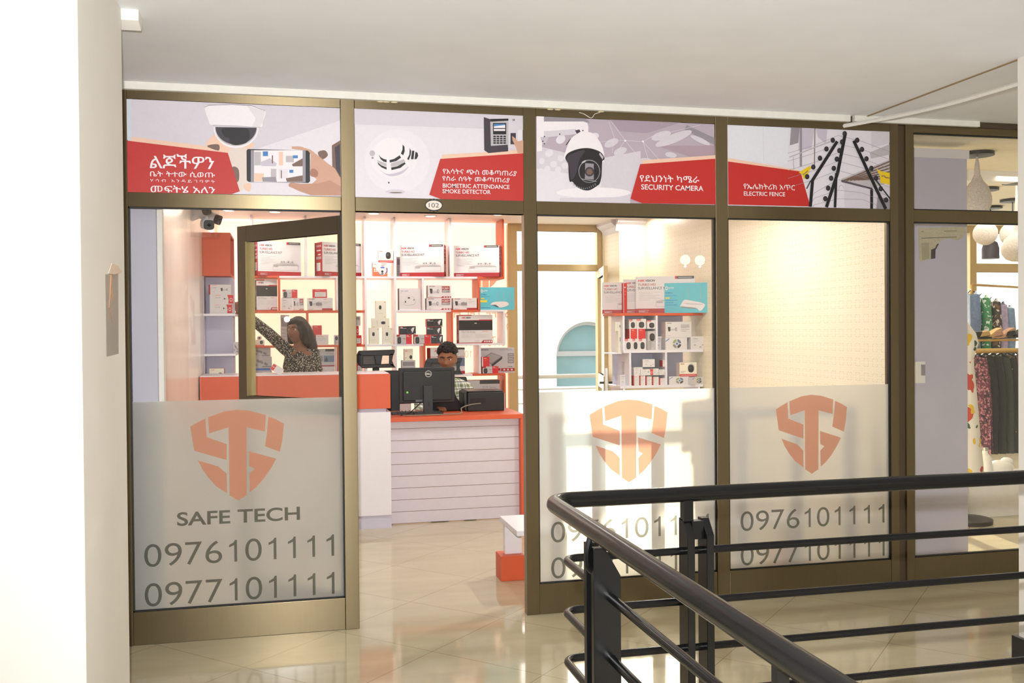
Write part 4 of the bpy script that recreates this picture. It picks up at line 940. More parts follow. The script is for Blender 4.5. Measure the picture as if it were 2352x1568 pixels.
def hik(f, u0, v0, u1, v1):
    m = u0+(u1-u0)*.42; f.text('HIK', u0, v0, m, v1, B_R, .03, .2); f.text('VISION', m+(u1-u0)*.02, v0, u1, v1, B_DG, .03, .2)
def d_kit(w, h, d):
    f = Face(w, h, d, B_W, B_DR); f.rect(0, 0, 1, .13, B_DR); f.rect(.70, .925, .985, 1, B_DG); f.rect(.665, .925, .70, 1, B_R); f.lines(.72, .955, .95, 1, .1, B_G, .016)
    hik(f, .04, .86, .33, .92); f.text('TURBO HD', .04, .75, .34, .815, B_DR, .01); f.text('SURVEILLANCE KIT', .04, .65, .56, .72, B_DG, .006)
    f.lines(.06, .57, .42, 6, .042, B_LT, .007)
    f.poly([(.34, .33), (.44, .37), (.90, .36), (.93, .32)], B_G)
    for a, b, c, e in ((.34, .33, .93, .322), (.34, .18, .93, .172), ): f.rect(a, c and e, c, b, B_LT)
    f.rect(.34, .18, .345, .33, B_LT); f.rect(.925, .18, .93, .33, B_LT); f.rect(.355, .28, .46, .315, B_LT)
    for u, r in ((.545, .035), (.60, .035), (.70, .045), (.79, .035)): f.ell(u, .40, r, r*w/h, B_LT); f.ell(u, .40, r*.8, r*.8*w/h, B_W); f.ell(u, .41, r*.5, r*.5*w/h, B_MG)
    f.lines(.05, .075, .22, 3, .022, B_W, .008)
    for sg in (1, -1):
        f.sidebox(.25, .75, .16, .40, B_W, sg); f.sidebox(.2, .55, .62, .66, B_W, sg); f.sidebox(.2, .7, .74, .78, B_W, sg)
        for k in range(4): f.sidebox(.15+.18*k, .27+.18*k, .5, .58, B_G, sg)
        for k in range(3): f.sidebox(.2+.2*k, .3+.2*k, .86, .92, B_W, sg)
    return f
def cam_icon(f, u, v, s=1.0):
    k = s*f.w/f.h   # keeps the drawing in proportion on a carton of any shape
    f.poly([(u+.05*s, v-.035*k), (u+.19*s, v-.035*k), (u+.19*s, v+.04*k), (u+.05*s, v+.045*k)], B_G); f.poly([(u+.05*s, v+.01*k), (u+.19*s, v+.008*k), (u+.19*s, v+.04*k), (u+.05*s, v+.045*k)], B_W)
    f.poly([(u-.015*s, v+.062*k), (u+.065*s, v+.055*k), (u+.06*s, v-.055*k), (u+.005*s, v-.062*k)], B_DG); f.poly([(u-.015*s, v+.062*k), (u+.01*s, v+.06*k), (u+.02*s, v-.06*k), (u+.005*s, v-.062*k)], B_K)
    f.ell(u+.225*s, v-.005*k, .032*s, .05*k, B_MG); f.ell(u+.232*s, v-.005*k, .02*s, .034*k, B_G)
def d_h265(w, h, d):
    f = Face(w, h, d, B_W, B_W, left=B_G); f.rect(0, 0, 1, .03, B_DR); f.poly([(.55, 0), (1, 0), (1, .13), (.62, .13)], B_DR)
    for k in range(3): f.rect(.68+k*.11, .03, .74+k*.11, .1, B_W)
    f.rect(.60, .64, .94, .92, B_DR); f.text('H.265+', .62, .69, .92, .86, B_W, .03); f.rect(.60, .43, .94, .63, B_MG); f.lines(.63, .56, .9, 2, .07, B_W, .03)
    hik(f, .05, .88, .3, .95); cam_icon(f, .10, .55, 1.5); f.lines(.05, .12, .25, 2, .05, B_LT, .02)
    f.sidebox(.2, .8, .1, .3, B_G); f.sidebox(.25, .6, .6, .66, B_LT); return f
def d_h265side(w, h, d):
    f = d_h265(w, h, d); f.rect(.58, 0.03, 1, 1, B_W); f.text('H.265+', .36, .66, .56, .84, B_W, .03); f.rect(.34, .40, .57, .62, B_MG); f.rect(.58, .02, 1, .17, B_DR); f.lines(.64, .86, .75, 1, .1, B_OR, .03); f.lines(.64, .68, .9, 2, .09, B_LT, .02); return f
def d_dahblack(w, h, d):
    f = Face(w, h, d, B_K, B_R, left=B_R, right=B_R); f.rect(0, 0, 1, .03, B_R); f.rect(0, .96, .45, 1, B_R); f.text('alhua', .05, .78, .2, .92, B_W, .03); f.lines(.05, .70, .42, 1, .1, B_G, .05)
    f.lines(.06, .48, .33, 3, .13, B_DG, .04); f.ell(.62, .40, .16, .38, B_DG); f.ell(.60, .40, .10, .26, B_K); f.poly([(.70, .55), (.78, .80), (.92, .85), (.88, .6), (.80, .18)], B_W); f.rect(.88, .06, .98, .12, B_W)
    f.sidebox(.3, .8, .25, .8, B_W); f.sidebox(.35, .5, .3, .75, B_LT); return f
def d_dahred(w, h, d, red=.62):
    f = Face(w, h, d, B_G, B_R, left=B_R); f.rect(red, 0, 1, 1, B_R); f.text('alhua', red+.05, .84, red+.17, .94, B_W, .03); f.lines(red+.05, .76, .9, 1, .1, B_W, .03)
    f.rect(0, .8, .22, 1, B_DR); f.sq(.19, .40, .12, .34, B_K); f.sq(.2, .42, .08, .22, B_DG); f.lines(.42, .56, .58, 1, .1, B_DG, .05); f.lines(.46, .44, .58, 2, .1, B_LT, .03); f.lines(.32, .2, .58, 1, .1, B_LT, .02); f.rect(0, 0, red, .04, B_K); return f
def d_micam(w, h, d):
    f = Face(w, h, d, B_CREAM, B_CREAM); f.sq(.43, .62, .12, .115, B_K, .75); f.ell(.43, .66, .06, .05, B_DG); f.rect(.33, .49, .55, .497, B_G); f.rect(.22, .275, .66, .285, B_GN); f.ell(.86, .92, .045, .028, B_OR); f.ell(.84, .07, .05, .03, B_YE); return f
def d_micam_flat(w, h, d):
    f = Face(w, h, d, B_CREAM, B_CREAM); f.sq(.65, .52, .12, .15, B_K, .75); f.ell(.68, .52, .05, .08, B_DG); f.rect(.30, .3, .315, .78, B_MG); f.ell(.12, .1, .03, .06, B_YE); f.ell(.95, .13, .025, .05, B_OR); f.rect(.52, .34, .53, .7, B_G); return f
def d_vrcam(w, h, d):
    f = Face(w, h, d, B_W, B_MG); f.text('VR CAM', .06, .84, .40, .90, B_BL, .0); f.lines(.05, .79, .12, 1, .1, B_LT, .015)
    f.blob([(.20, .36), (.34, .60), (.44, .66), (.58, .65), (.74, .52), (.78, .40), (.70, .26), (.34, .20), (.23, .26)], B_G); f.blob([(.22, .37), (.35, .59), (.45, .645), (.57, .635), (.72, .51), (.755, .40), (.69, .29), (.35, .23), (.25, .28)], B_W)
    f.ell(.45, .56, .055, .035, B_K); f.ell(.29, .38, .03, .05, B_DG); f.ell(.69, .47, .02, .035, B_K); f.lines(.55, .08, .92, 1, .1, B_OR, .008); return f
def d_ezviz(w, h, d):
    f = Face(w, h, d, B_C, B_C, left=cb('pinkish', (230, 206, 200))); f.rect(0, 0, 1, .17, B_R); f.lines(.06, .07, .95, 1, .1, B_W, .03); f.rect(.06, .87, .2, .93, B_MG); f.rect(.2, .87, .28, .93, B_OR); f.ell(.68, .60, .21, .34, B_W); f.ell(.68, .60, .2, .33, B_G); f.sq(.66, .56, .17, .28, B_K, .8); f.ell(.62, .62, .08, .12, B_DG); f.lines(.06, .34, .35, 2, .08, B_LT, .03); return f
def d_v380(w, h, d):
    f = Face(w, h, d, B_W, cb('pale_lilac', (206, 198, 214)), left=B_W); f.poly([(0, .03), (1, .03), (1, .25), (.55, .1), (.3, .4), (.18, .62), (0, .65)], B_OR); f.poly([(.8, .15), (1, .3), (1, .62), (.82, .55)], B_PU); f.rect(0, 0, 1, .035, B_DR)
    for i in range(2):
        for j in range(2): f.rect(.07+i*.13, .32+j*.13, .17+i*.13, .42+j*.13, B_W)
    f.poly([(.2, .28), (.5, .16), (.9, .12), (.5, .10)], B_BL); f.ell(.66, .44, .27, .27, B_W); f.ell(.66, .34, .20, .14, B_G); f.ell(.66, .30, .19, .21, B_W); f.ell(.64, .34, .08, .09, B_K); f.ell(.64, .18, .09, .05, B_DG); f.poly([(.48, .63), (.66, .70), (.84, .64), (.74, .58), (.58, .58)], B_BL)
    f.lines(.07, .85, .25, 1, .1, B_MG, .03); f.lines(.58, .88, .92, 2, .12, B_MG, .03); return f
def d_dvr(w, h, d):
    f = Face(w, h, d, B_W, B_G, left=B_G, top=B_W); f.rect(0, .46, 1, .80, B_K); f.rect(.0, .80, 1, .812, B_DR); f.poly([(.58, .79), (1, .79), (1, .83), (.6, .83)], B_DR); f.rect(.43, .6, .435, .76, B_DG); f.rect(.46, .69, .53, .72, B_G); f.rect(0, .49, 1, .50, B_DG)
    hik(f, .08, .87, .35, .93); f.rect(.0, .965, .38, 1, B_DR); f.text('DS-7100 Series', .08, .37, .48, .44, B_MG); f.lines(.69, .41, .86, 1, .1, B_OR, .012); f.lines(.08, .31, .40, 4, .035, B_LT, .005); f.lines(.48, .31, .9, 4, .035, B_LT, .005); f.text('HDMI', .47, .07, .6, .095, B_MG)
    f.rect(0, 0, 1, .025, B_DR); f.poly([(.62, 0), (1, 0), (1, .11), (.72, .11), (.66, .03)], B_DR)
    for k in range(4): f.rect(.74+k*.065, .035, .785+k*.065, .09, B_W)
    f.sidebox(.1, .9, 0, .12, B_DR, -1); f.sidebox(.2, .8, .65, .8, B_LT, -1); f.sidebox(.3, .7, .3, .5, B_MG, -1); return f
def d_turbodvr(w, h, d):
    f = Face(w, h, d, B_G, B_W, right=B_W); f.poly([(0, .25), (1, .25), (1, 1), (0, 1)], cb('silver_print', (190, 186, 190))); f.poly([(.62, .25), (1, .25), (1, .75), (.75, .5)], B_G); f.poly([(0, .55), (.32, .82), (.64, .66), (.32, .34), (0, .5)], B_MG); f.poly([(.32, .34), (.64, .66), (.64, .56), (.34, .25)], B_DG); f.poly([(.05, .55), (.33, .78), (.6, .655), (.33, .40)], cb('silver_lid', (164, 160, 162)))
    f.text('HIKVISION', -.02+.03, .90, .24, .95, B_DG, .03, .2); f.text('TURBO HD DVR', .56, .90, .93, .945, B_MG); 
    for k in range(3): f.rect(.80, .66-.14*k, .985, .78-.14*k, B_MG); f.lines(.83, .71-.14*k, .95, 1, .1, B_W, .018)
    f.text('HDMI', .80, .235, .93, .265, B_K, .02); f.rect(.6, .07, 1, .19, B_DR); f.rect(.5, .1, .58, .19, B_DR)
    for k in range(3): f.rect(.67+.11*k, .10, .72+.11*k, .16, B_W)
    f.rect(0, 0, 1, .02, B_G); return f
def d_router(w, h, d, n=3):
    f = Face(w, h, d, B_TEAL, B_TEAL, right=cb('white_spine', (240, 240, 236)) if n == 3 else B_TEAL); f.text('tp-link', .09, .80, .22, .88, B_W, .02); f.ell(.05, .83, .03, .07, B_W); f.ell(.05, .83, .015, .035, B_TEAL)
    f.text('450 Mbps' if n == 3 else '300Mbps', .02, .64, .19, .70, B_BL, .01); f.lines(.02, .58, .28, 1, .1, B_BL, .012); f.rect(.02, .48, .12, .525, B_YE)
    if n == 3: f.rect(.0, .33, .2, .43, B_YE); f.lines(.02, .08, .3, 1, .1, B_BL, .02)
    else: f.lines(.03, .42, .3, 3, .08, B_BL, .015)
    for u, t in (((.54, .0), (.69, .01), (.85, .03)) if n == 3 else ((.55, 0), (.82, .02))): f.poly([(u-.006, .30), (u+.006, .30), (u+t+.004, .86), (u+t-.004, .86)], B_LT)
    if n == 3: f.blob([(.30, .22), (.36, .32), (.5, .36), (.75, .36), (.83, .28), (.82, .2), (.66, .11), (.55, .11), (.42, .19)], B_W); f.poly([(.30, .22), (.45, .22), (.55, .12), (.5, .12), (.4, .19)], B_DG)
    else: f.blob([(.35, .20), (.44, .42), (.56, .42), (.90, .30), (.88, .14), (.8, .06), (.72, .16), (.5, .2), (.38, .22)], B_W); f.poly([(.44, .34), (.52, .28), (.86, .26), (.88, .29)], B_G); f.poly([(.35, .20), (.38, .22), (.5, .2), (.72, .16), (.71, .13), (.5, .16)], B_MG)
    return f
def d_a9(w, h, d):
    f = Face(w, h, d, B_C, B_DR, left=B_DR, right=B_DR); f.text('A9', .1, .74, .34, .88, B_OR, .02); f.ell(.75, .28, .15, .17, B_K); f.ell(.73, .30, .08, .09, B_DG); f.lines(.1, .22, .28, 2, .06, B_OR, .025); return f
def d_whitecam(w, h, d):
    f = Face(w, h, d, B_W, B_W, left=B_DR); f.rect(.0, .0, .08, 1, B_DR); f.text('Turbo HD', .14, .62, .34, .72, B_MG, .01); f.lines(.14, .90, .36, 1, .1, B_OR, .04); f.lines(.14, .25, .28, 1, .1, B_LT, .02); cam_icon(f, .56, .5, 1.2); return f
def d_redend(w, h, d):
    f = Face(w, h, d, B_W, B_W); f.text('Turbo HD', .22, .62, .45, .72, B_MG, .01); f.lines(.22, .90, .46, 1, .1, B_OR, .04); f.rect(.18, .03, .185, .97, B_G); cam_icon(f, .6, .55, .9); f.poly([(.78, .05), (1, .05), (1, .95), (.74, .95), (.80, .5)], B_R); f.ell(.9, .45, .06, .2, B_W); f.ell(.9, .45, .04, .13, B_R); return f
def d_bigwhite(w, h, d):
    f = Face(w, h, d, B_W, cb('pinkish', (230, 206, 200))); hik(f, .05, .88, .24, .94); cam_icon(f, .10, .54, 1.35); f.rect(.58, .60, .92, .85, B_G); f.lines(.6, .7, .9, 2, .1, B_LT, .04); f.lines(.58, .5, .92, 2, .1, B_LT, .03); f.rect(.0, 0, 1, .03, B_G); f.lines(.05, .12, .2, 1, .1, B_LT, .02); return f
def d_fan(w, h, d):
    f = Face(w, h, d, B_W, B_G, top=B_W); r = .2; k = w/h; f.poly([(.0, .70), (.02, .66), (.2, .92), (.16, .95)], B_BL)
    for a in range(4):
        pts = [(.53+r*math.cos(math.radians(a*90+8+i*74/8)), .5+r*k*math.sin(math.radians(a*90+8+i*74/8))) for i in range(9)] + [(.53+r*.45*math.cos(math.radians(a*90+82-i*74/8)), .5+r*.45*k*math.sin(math.radians(a*90+82-i*74/8))) for i in range(9)]
        f.poly(pts, (B_LB, B_GN, B_MG, B_DG)[a])
    f.ell(.53, .5, .05, .05*k, B_BL); return f
def d_dahcube(w, h, d):
    f = Face(w, h, d, B_W, B_G, right=B_G); f.rect(.04, .80, .46, 1, B_R); f.text('alhua', .08, .85, .42, .95, B_W, .03); f.sq(.52, .40, .28, .30, B_K, .7); f.sq(.55, .42, .2, .2, B_DG, .8); return f
def d_redcube(w, h, d):
    f = Face(w, h, d, B_R, B_R); f.rect(.0, 0, .14, 1, B_W); f.lines(.3, .84, .6, 1, .1, B_W, .04); f.lines(.3, .72, .85, 2, .1, B_OR, .02); return f
def d_redlabel(w, h, d):
    f = Face(w, h, d, B_R, B_R); f.rect(.16, .14, .92, .68, B_W); f.lines(.22, .55, .8, 4, .1, B_MG, .02); f.lines(.2, .86, .5, 1, .1, B_W, .04); return f
def d_whitelabel(w, h, d):
    f = Face(w, h, d, B_W, B_G, left=B_W); f.lines(.14, .8, .5, 1, .1, B_MG, .04); f.lines(.14, .66, .6, 2, .09, B_LT, .02); f.rect(.6, .15, .75, .22, B_MG); f.rect(.78, .32, .9, .36, B_DG); f.rect(.2, .3, .36, .38, B_LT); return f
def d_redspine(w, h, d):
    f = Face(w, h, d, B_W, B_W, left=B_DR); f.rect(0, 0, .2, 1, B_DR); f.lines(.28, .84, .7, 1, .1, B_OR, .04); f.lines(.28, .62, .85, 2, .14, B_LT, .025); f.lines(.06, .2, .14, 5, -.14, B_W, .03); return f
def d_upright(w, h, d):
    f = Face(w, h, d, B_G, B_W, left=B_W); f.rect(0, .0, .4, .5, B_LT); f.sq(.50, .68, .32, .20, B_K, .8); f.sq(.55, .70, .2, .13, B_DG, .8); f.lines(.15, .45, .8, 4, .09, B_MG, .015); return f
def d_pic(w, h, d):
    f = Face(w, h, d, B_G, B_DR, left=B_DR); f.rect(.05, .28, .42, .62, B_MG); f.rect(.46, .25, .98, .62, B_LB); f.poly([(.5, .3), (.6, .58), (.7, .3)], B_DG); f.rect(0, 0, 1, .07, B_DR); f.rect(.55, .86, 1, 1, B_DG); f.text('DVR Series', .62, .70, .92, .77, B_MG); hik(f, .05, .86, .3, .93); return f
def d_grey(w, h, d):
    f = Face(w, h, d, B_G, B_MG); f.rect(.08, .62, .92, .9, B_MG); f.lines(.1, .5, .85, 4, .11, B_LT, .03); return f
def d_kitphoto(w, h, d):
    f = Face(w, h, d, B_W, B_DR, left=B_DR); hik(f, .12, .84, .62, .93); f.lines(.12, .76, .5, 1, .1, B_LT, .012); f.rect(0, .66, 1, .675, B_DR); f.rect(.0, .28, .5, .62, B_GN); f.rect(.2, .35, .9, .60, B_G); f.rect(.58, .30, 1, .62, B_LB); f.rect(0, 0, 1, .12, B_DR); f.rect(.6, .93, 1, 1, B_DG); return f
def d_chips(w, h, d):
    f = Face(w, h, d, B_G, B_G)
    for k in range(7): f.ell(.18+.64*((k*.37) % 1), .3+.45*((k*.61) % 1), .07, .12, B_MG, 8)
    f.text('A', .05, .2, .13, .5, B_OR, .02); f.lines(.5, .12, .95, 1, .1, B_DG, .05); return f
def d_bluetop(w, h, d):
    f = Face(w, h, d, B_G, B_G); f.rect(0, .82, 1, 1, B_BL); f.rect(.5, .3, .9, .7, B_W); f.lines(.1, .6, .4, 3, .15, B_LT, .04); return f

_first = {}
NAMES = {d_router: 'router_box', d_micam: 'camera_box', d_dvr: 'recorder_box', d_turbodvr: 'recorder_box', d_pic: 'recorder_box', d_kit: 'kit_box', d_kitphoto: 'kit_box'}
def put(design, rect, label, Y=None, z=None, depth=.1, rot=0, group='product boxes on the back shelves'):
    """a carton whose front stands on the plane Y; rect is its front in the photograph; z the height of what it rests on"""
    Y = YS+.015 if Y is None else Y
    x0, y0, x1, y1 = rect; a = at(x0, y1, Y=Y); b = at(x1, y0, Y=Y); w = (b.x-a.x)/max(.5, math.cos(math.radians(rot))); h = b.z-a.z
    zz = a.z if z is None else z
    if z is not None: h = b.z - z
    nm = NAMES.get(design, 'camera_box')
    if design not in _first:
        f = design(w, h, depth); o = f.mb.build(nm); _first[design] = (o, w, h, depth)
    else:
        s, w0, h0, d0 = _first[design]; o = s.copy(); C.objects.link(o); o.scale = (w/w0, depth/d0, h/h0)
    o.location = ((a.x+b.x)/2, Y, zz); o.rotation_euler = (0, 0, math.radians(rot))
    tag(o, label, 'box', group); o['top'] = zz+h; return zz+h

Zt = Z1
put(d_kit, (593, 556, 691, 634), 'surveillance kit box on the top shelf seen at the left of the door leaf glass', z=Z1, depth=.16, rot=17, Y=YS+.03)
put(d_kit, (740, 558, 831, 634), 'surveillance kit box on the top shelf cut by the post left of the entrance', z=Z1, depth=.16, rot=24, Y=YS+.05)
put(d_kit, (920.5, 562, 1017, 634), 'surveillance kit box on the top shelf above the three lens dome carton', z=Z1, depth=.17, rot=-16, Y=YS+.03)
put(d_kit, (1045, 564, 1143.5, 634), 'surveillance kit box on the top shelf inside the orange corner', z=Z1, depth=.17, rot=-16)
put(d_redcube, (1150.5, 566, 1154.5, 634), 'dark red box edge squeezed between the kit box and the orange upright', z=Z1, depth=.2, Y=YS+.06)
put(d_grey, (911.5, 590, 920, 634), 'grey box edge standing behind a kit box on the top shelf', z=Z1, depth=.03, Y=YS+.22)
t = put(d_v380, (856.5, 602.5, 890, 634), 'white box with orange and purple swirls and a dome camera, top shelf', z=Z1, depth=.12)
put(d_ezviz, (869.5, 574.5, 903, 602.5), 'small cream camera box with a red base stacked on the purple swirl box', z=t, depth=.07)
# second shelf
put(d_vrcam, (917, 662, 966, 711), 'square white box with a three lens dome camera on the second shelf', z=Z2, depth=.08, rot=4)
t = put(d_h265, (980, 684, 1037, 711), 'lower of two white bullet camera boxes with a red tag, second shelf', z=Z2, depth=.12)
put(d_h265, (983, 655, 1036, 684), 'upper of two white bullet camera boxes with a red tag, second shelf', z=t, depth=.12)
put(d_h265side, (1041, 684, 1095, 711), 'white bullet camera box alone beside the orange upright, second shelf', z=Z2, depth=.12)
put(d_router, (1103, 659.5, 1181, 711.5), 'teal router box with three antennas on the shelf beside the entrance', z=Z2, depth=.05)
put(d_dvr, (589.5, 642, 636.5, 711), 'recorder box with a black band seen through the door leaf glass', z=Z2, depth=.12, rot=8)
t = put(d_whitelabel, (646, 684, 672, 711), 'white label carton under a small red and white box, behind the leaf glass', z=Z2, depth=.1)
put(d_h265, (673, 684, 698, 711), 'short bullet camera box left of the grey round reflection, behind the leaf glass', z=Z2, depth=.1)
put(d_dahred, (649, 665, 683, 683), 'small grey and red camera box on the white label carton behind the leaf glass', z=t, depth=.08)
t = put(d_h265side, (706, 684, 764, 711), 'long bullet camera box under a small red box, behind the leaf glass', z=Z2, depth=.1)
put(d_redlabel, (718, 664, 751, 683), 'small red box with a white label on the long bullet camera box', z=t, depth=.08)
# third shelf
t = put(d_micam, (848, 752.5, 871, 790), 'cream camera box at the left foot of the small pyramid', z=Z3, depth=.06)
t2 = put(d_micam, (879, 752.5, 902, 790), 'cream camera box at the right foot of the small pyramid', z=Z3, depth=.06)
t = put(d_micam_flat, (854, 730.5, 894.5, 752), 'cream camera box lying on its side in the middle of the pyramid', z=max(t, t2), depth=.06)
put(d_micam, (863, 690.5, 887, 730), 'cream camera box on the very top of the small pyramid', z=t, depth=.06)
t = put(d_dahred, (910.5, 768, 946, 789.5), 'grey and red camera box under a black camera box, third shelf', z=Z3, depth=.1)
put(d_dahblack, (918, 748.5, 955, 767), 'black camera box lying on the grey and red box, third shelf', z=t, depth=.1)
put(d_dahred, (951.5, 768, 989, 789.5), 'grey and red camera box beside the stack of three black boxes', z=Z3, depth=.1)
t = put(d_dahblack, (990.5, 769, 1017, 789.5), 'bottom one of three stacked black camera boxes above the man', z=Z3, depth=.1, rot=-6)
t = put(d_dahblack, (980, 750, 1014, 769), 'middle one of three stacked black camera boxes above the man', z=t, depth=.1, rot=-5)
put(d_dahblack, (980, 732, 1016, 750), 'topmost of three stacked black camera boxes above the man', z=t, depth=.1)
put(d_dvr, (1054, 722.5, 1131.5, 788), 'white recorder box with a black band in the white framed compartment', z=Z3, depth=.10, rot=4, Y=YS+.02)
t = put(d_redlabel, (803, 769.5, 830.5, 791), 'red box at the foot of the stack beside the entrance post', z=Z3, depth=.1)
t = put(d_redend, (795, 747.5, 824, 769.5), 'white and red box in the middle of the stack beside the entrance post', z=t, depth=.1)
put(d_grey, (803, 726, 828, 747.5), 'grey carton on top of the stack beside the entrance post', z=t, depth=.1)
t = put(d_redspine, (719, 768.5, 754, 790), 'white box with a red end to the right of the woman', z=Z3, depth=.1)
put(d_redcube, (714.5, 747, 739, 768.5), 'red box on the white box to the right of the woman', z=t, depth=.08)
put(d_upright, (768, 769, 778, 790), 'narrow box on the third shelf against the door leaf stile', z=Z3, depth=.08)
t = put(d_ezviz, (587, 780, 607, 790.5), 'low pinkish box under the woman\'s forearm', z=Z3, depth=.06)
mb = MB(); mb.ball((0, 0, .018), (.022, .022, .02), cb('pinkish', (230, 206, 200)), 14, 8); mb.lathe([(.01, -.02), (.006, -.024)], (0, 0, .018), B_K, 10, 'y'); o = mb.build('dome_camera', smooth=True)
q = at(596, 779, Y=YS+.05); o.location = (q.x, YS+.05, t); tag(o, 'small round dome camera standing on the low pinkish box', 'camera')
put(d_grey, (645, 723, 664, 790), 'dark grey upright carton behind the woman\'s head', z=Z3, depth=.05, Y=YS+.1)
# fourth shelf
Z4b = Z4-.02
t = put(d_grey, (923, 827, 954, 861), 'plain grey carton under the small A9 camera box', z=Z4, depth=.08)
put(d_a9, (928.5, 801, 948.5, 827), 'small A9 camera box with a red spine above the monitor', z=t, depth=.06)
put(d_kitphoto, (988.5, 798, 1068, 861), 'large kit box with a house picture behind the man', z=Z4, depth=.14, rot=6, Y=YS+.03)
put(d_turbodvr, (1103.5, 798, 1181.5, 861), 'large silver grey recorder box beside the back door', z=Z4, depth=.08, Y=YS+.09)
t = put(d_dahred, (1108.5, 841, 1144.5, 861), 'low white camera box in front of the silver recorder box', z=Z4, depth=.07)
put(d_redcube, (1107, 819.5, 1124, 841), 'small red box stacked in front of the silver recorder box', z=t, depth=.06)
put(d_pic, (1046, 872, 1147.5, 936), 'recorder box with pictures inside the orange compartment above the printer', z=None, depth=.12, Y=YS+.05)
bpx = at(1095, 936, Y=YS+.05).z
board('shelf_board', xat(1042), xat(1158), bpx-.019, bpx-.001, WH)
t = put(d_redlabel, (819.5, 826, 832.5, 861), 'red box with a white label behind the empty office chair', z=Z4b, depth=.12)
t = put(d_bluetop, (582, 845, 624, 863), 'blue topped carton at the bottom left behind the leaf glass', z=Z4b, depth=.1)
t = put(d_chips, (581, 819, 624, 845), 'grey printed carton in the middle of the stack left of the woman', z=t, depth=.1)
put(d_chips, (581, 798, 621, 819), 'grey printed carton on top of the stack left of the woman', z=t, depth=.1)
t = put(d_whitelabel, (722, 841, 768, 862), 'white carton under the grey recorder box at the woman\'s back', z=Z4b, depth=.12)
put(d_pic, (722, 801, 768, 841), 'grey recorder box with a picture at the woman\'s back', z=t, depth=.12)

# cupboard on the left wall
G2 = 'boxes in the cupboard on the left wall'
YA = YU0+.03
t = put(d_redend, (482, 698, 533, 720), 'bottom one of three bullet camera boxes under the orange cupboard', Y=YA, z=zs1, depth=.09, group=G2)
t = put(d_redend, (482, 676, 536, 698), 'middle one of three bullet camera boxes under the orange cupboard', Y=YA, z=t, depth=.09, group=G2)
put(d_whitecam, (479, 653.5, 530, 676), 'topmost of three bullet camera boxes under the orange cupboard', Y=YA, z=t, depth=.09, group=G2)
put(d_a9, (481, 845.5, 514.5, 864.5), 'white A9 box with a red edge on the lowest shelf of the cupboard', Y=YA, z=zs3, depth=.08, group=G2)
put(d_chips, (536.5, 785, 549, 812.5), 'small printed carton at the open right side of the cupboard', Y=YU0+.08, z=zs2, depth=.09, group=G2)
# inside the open side of the orange cupboard
xs_ = XU1-.12
zz = zb+.018
for k, lb in enumerate(('lower white camera box inside the open orange cupboard', 'upper white camera box inside the open orange cupboard')):
    f = d_dahcube(.10, .10, .1) if k == 0 else None
    if k == 0: side_box = f.mb.build('camera_box')
    else: side_box = side_box.copy(); C.objects.link(side_box)
    side_box.location = (XU1-.03, YU0+.09, zz+k*.1005); side_box.rotation_euler = (0, 0, math.radians(70)); tag(side_box, lb, 'box', G2)
# tilted box on the counter ledge
f = Face(.09, .05, .10, B_W, B_W); f.rect(0, .05, .3, .95, B_R); f.lines(.05, .5, .25, 1, .1, B_W, .1); o = f.mb.build('camera_box'); q = at(632, 862, Y=2.56); o.location = (q.x, 2.56, 1.188+.012); o.rotation_euler = (0, math.radians(34), 0); tag(o, 'white box with a red end leaning on the counter ledge by the woman', 'box')

# ------------------------------------------------------------------ shelves on the wallpapered wall
G3 = 'boxes on the shelves at the wallpapered wall'
YW = 2.60
rz = empty('wall_shelving', (2.3, YW, 0)); tag(rz, 'shelving unit with an orange top before the wallpapered wall', 'shelf')
def rpart(name, x0, x1, y0, y1, z0, z1, mat): MB().solid(x0, x1, y0, y1, z0, z1, mat).build(name, rz, bevel=.0015, loc=(-2.3, -YW, 0))
xw = lambda px, py=800: at(px, py, Y=YW).x
zw = lambda py, px=1520: at(px, py, Y=YW).z
zA, zB, zC = zw(718.5), zw(803.5), zw(884)
XR = 3.058
XE = min(3.05, xw(1631))
rpart('top_board', xw(1412), XE, YW, YW+.30, zA-.022, zA, OR)
rpart('shelf_board', xw(1432), XE, YW, YW+.30, zB-.022, zB, WH); rpart('shelf_board', xw(1424), XE, YW, YW+.30, zC-.022, zC, WH)
xa, xb_ = xw(1433), xw(1509)
rpart('upright', xa-.009, xa+.009, YW, YW+.3, zB, zA-.022, WH); rpart('upright', xb_-.009, xb_+.009, YW, YW+.3, zB, zA-.022, WH)
xc, xd = xw(1447.5), xw(1530)
rpart('upright', xc-.009, xc+.009, YW, YW+.3, zC, zB-.022, WH); rpart('upright', xd-.009, xd+.009, YW, YW+.3, zC, zB-.022, WH)
rpart('back_panel', xa, xw(1600), YW+.29, YW+.30, zC, zA-.022, m_lilac)
rpart('upright', xa-.009, xa+.009, YW, YW+.3, .02, zC-.022, WH); rpart('upright', xw(1605)-.009, xw(1605)+.009, YW, YW+.3, .0, zC-.022, WH); rpart('bottom_board', xa, xw(1605), YW, YW+.3, .0, .02, WH)
def putw(design, rect, label, z, depth=.1, rot=0, Y=None): return put(design, rect, label, Y=YW+.012 if Y is None else Y, z=z, depth=depth, rot=rot, group=G3)
putw(d_kit, (1470, 634.5, 1585, 717.5), 'kit box standing half hidden behind the teal router box on the wall shelf', zA, .07, -24, YW+.10)
putw(d_kit, (1440, 641, 1545, 719.5), 'kit box in the middle of the three on the wall shelf', zA, .05, -22, YW+.20)
o = put(d_kit, (1389.5, 648, 1480, 721), 'kit box at the left end of the wall shelf beside the back door', Y=YW+.30, z=zA, depth=.05, rot=-22, group=G3)
putw(d_redcube, (1432, 650, 1440, 720), 'brown carton edge between two kit boxes on the wall shelf', zA, .04, 0, YW+.26)
def d_router2(w, h, d): return d_router(w, h, d, 2)
NAMES[d_router2] = 'router_box'
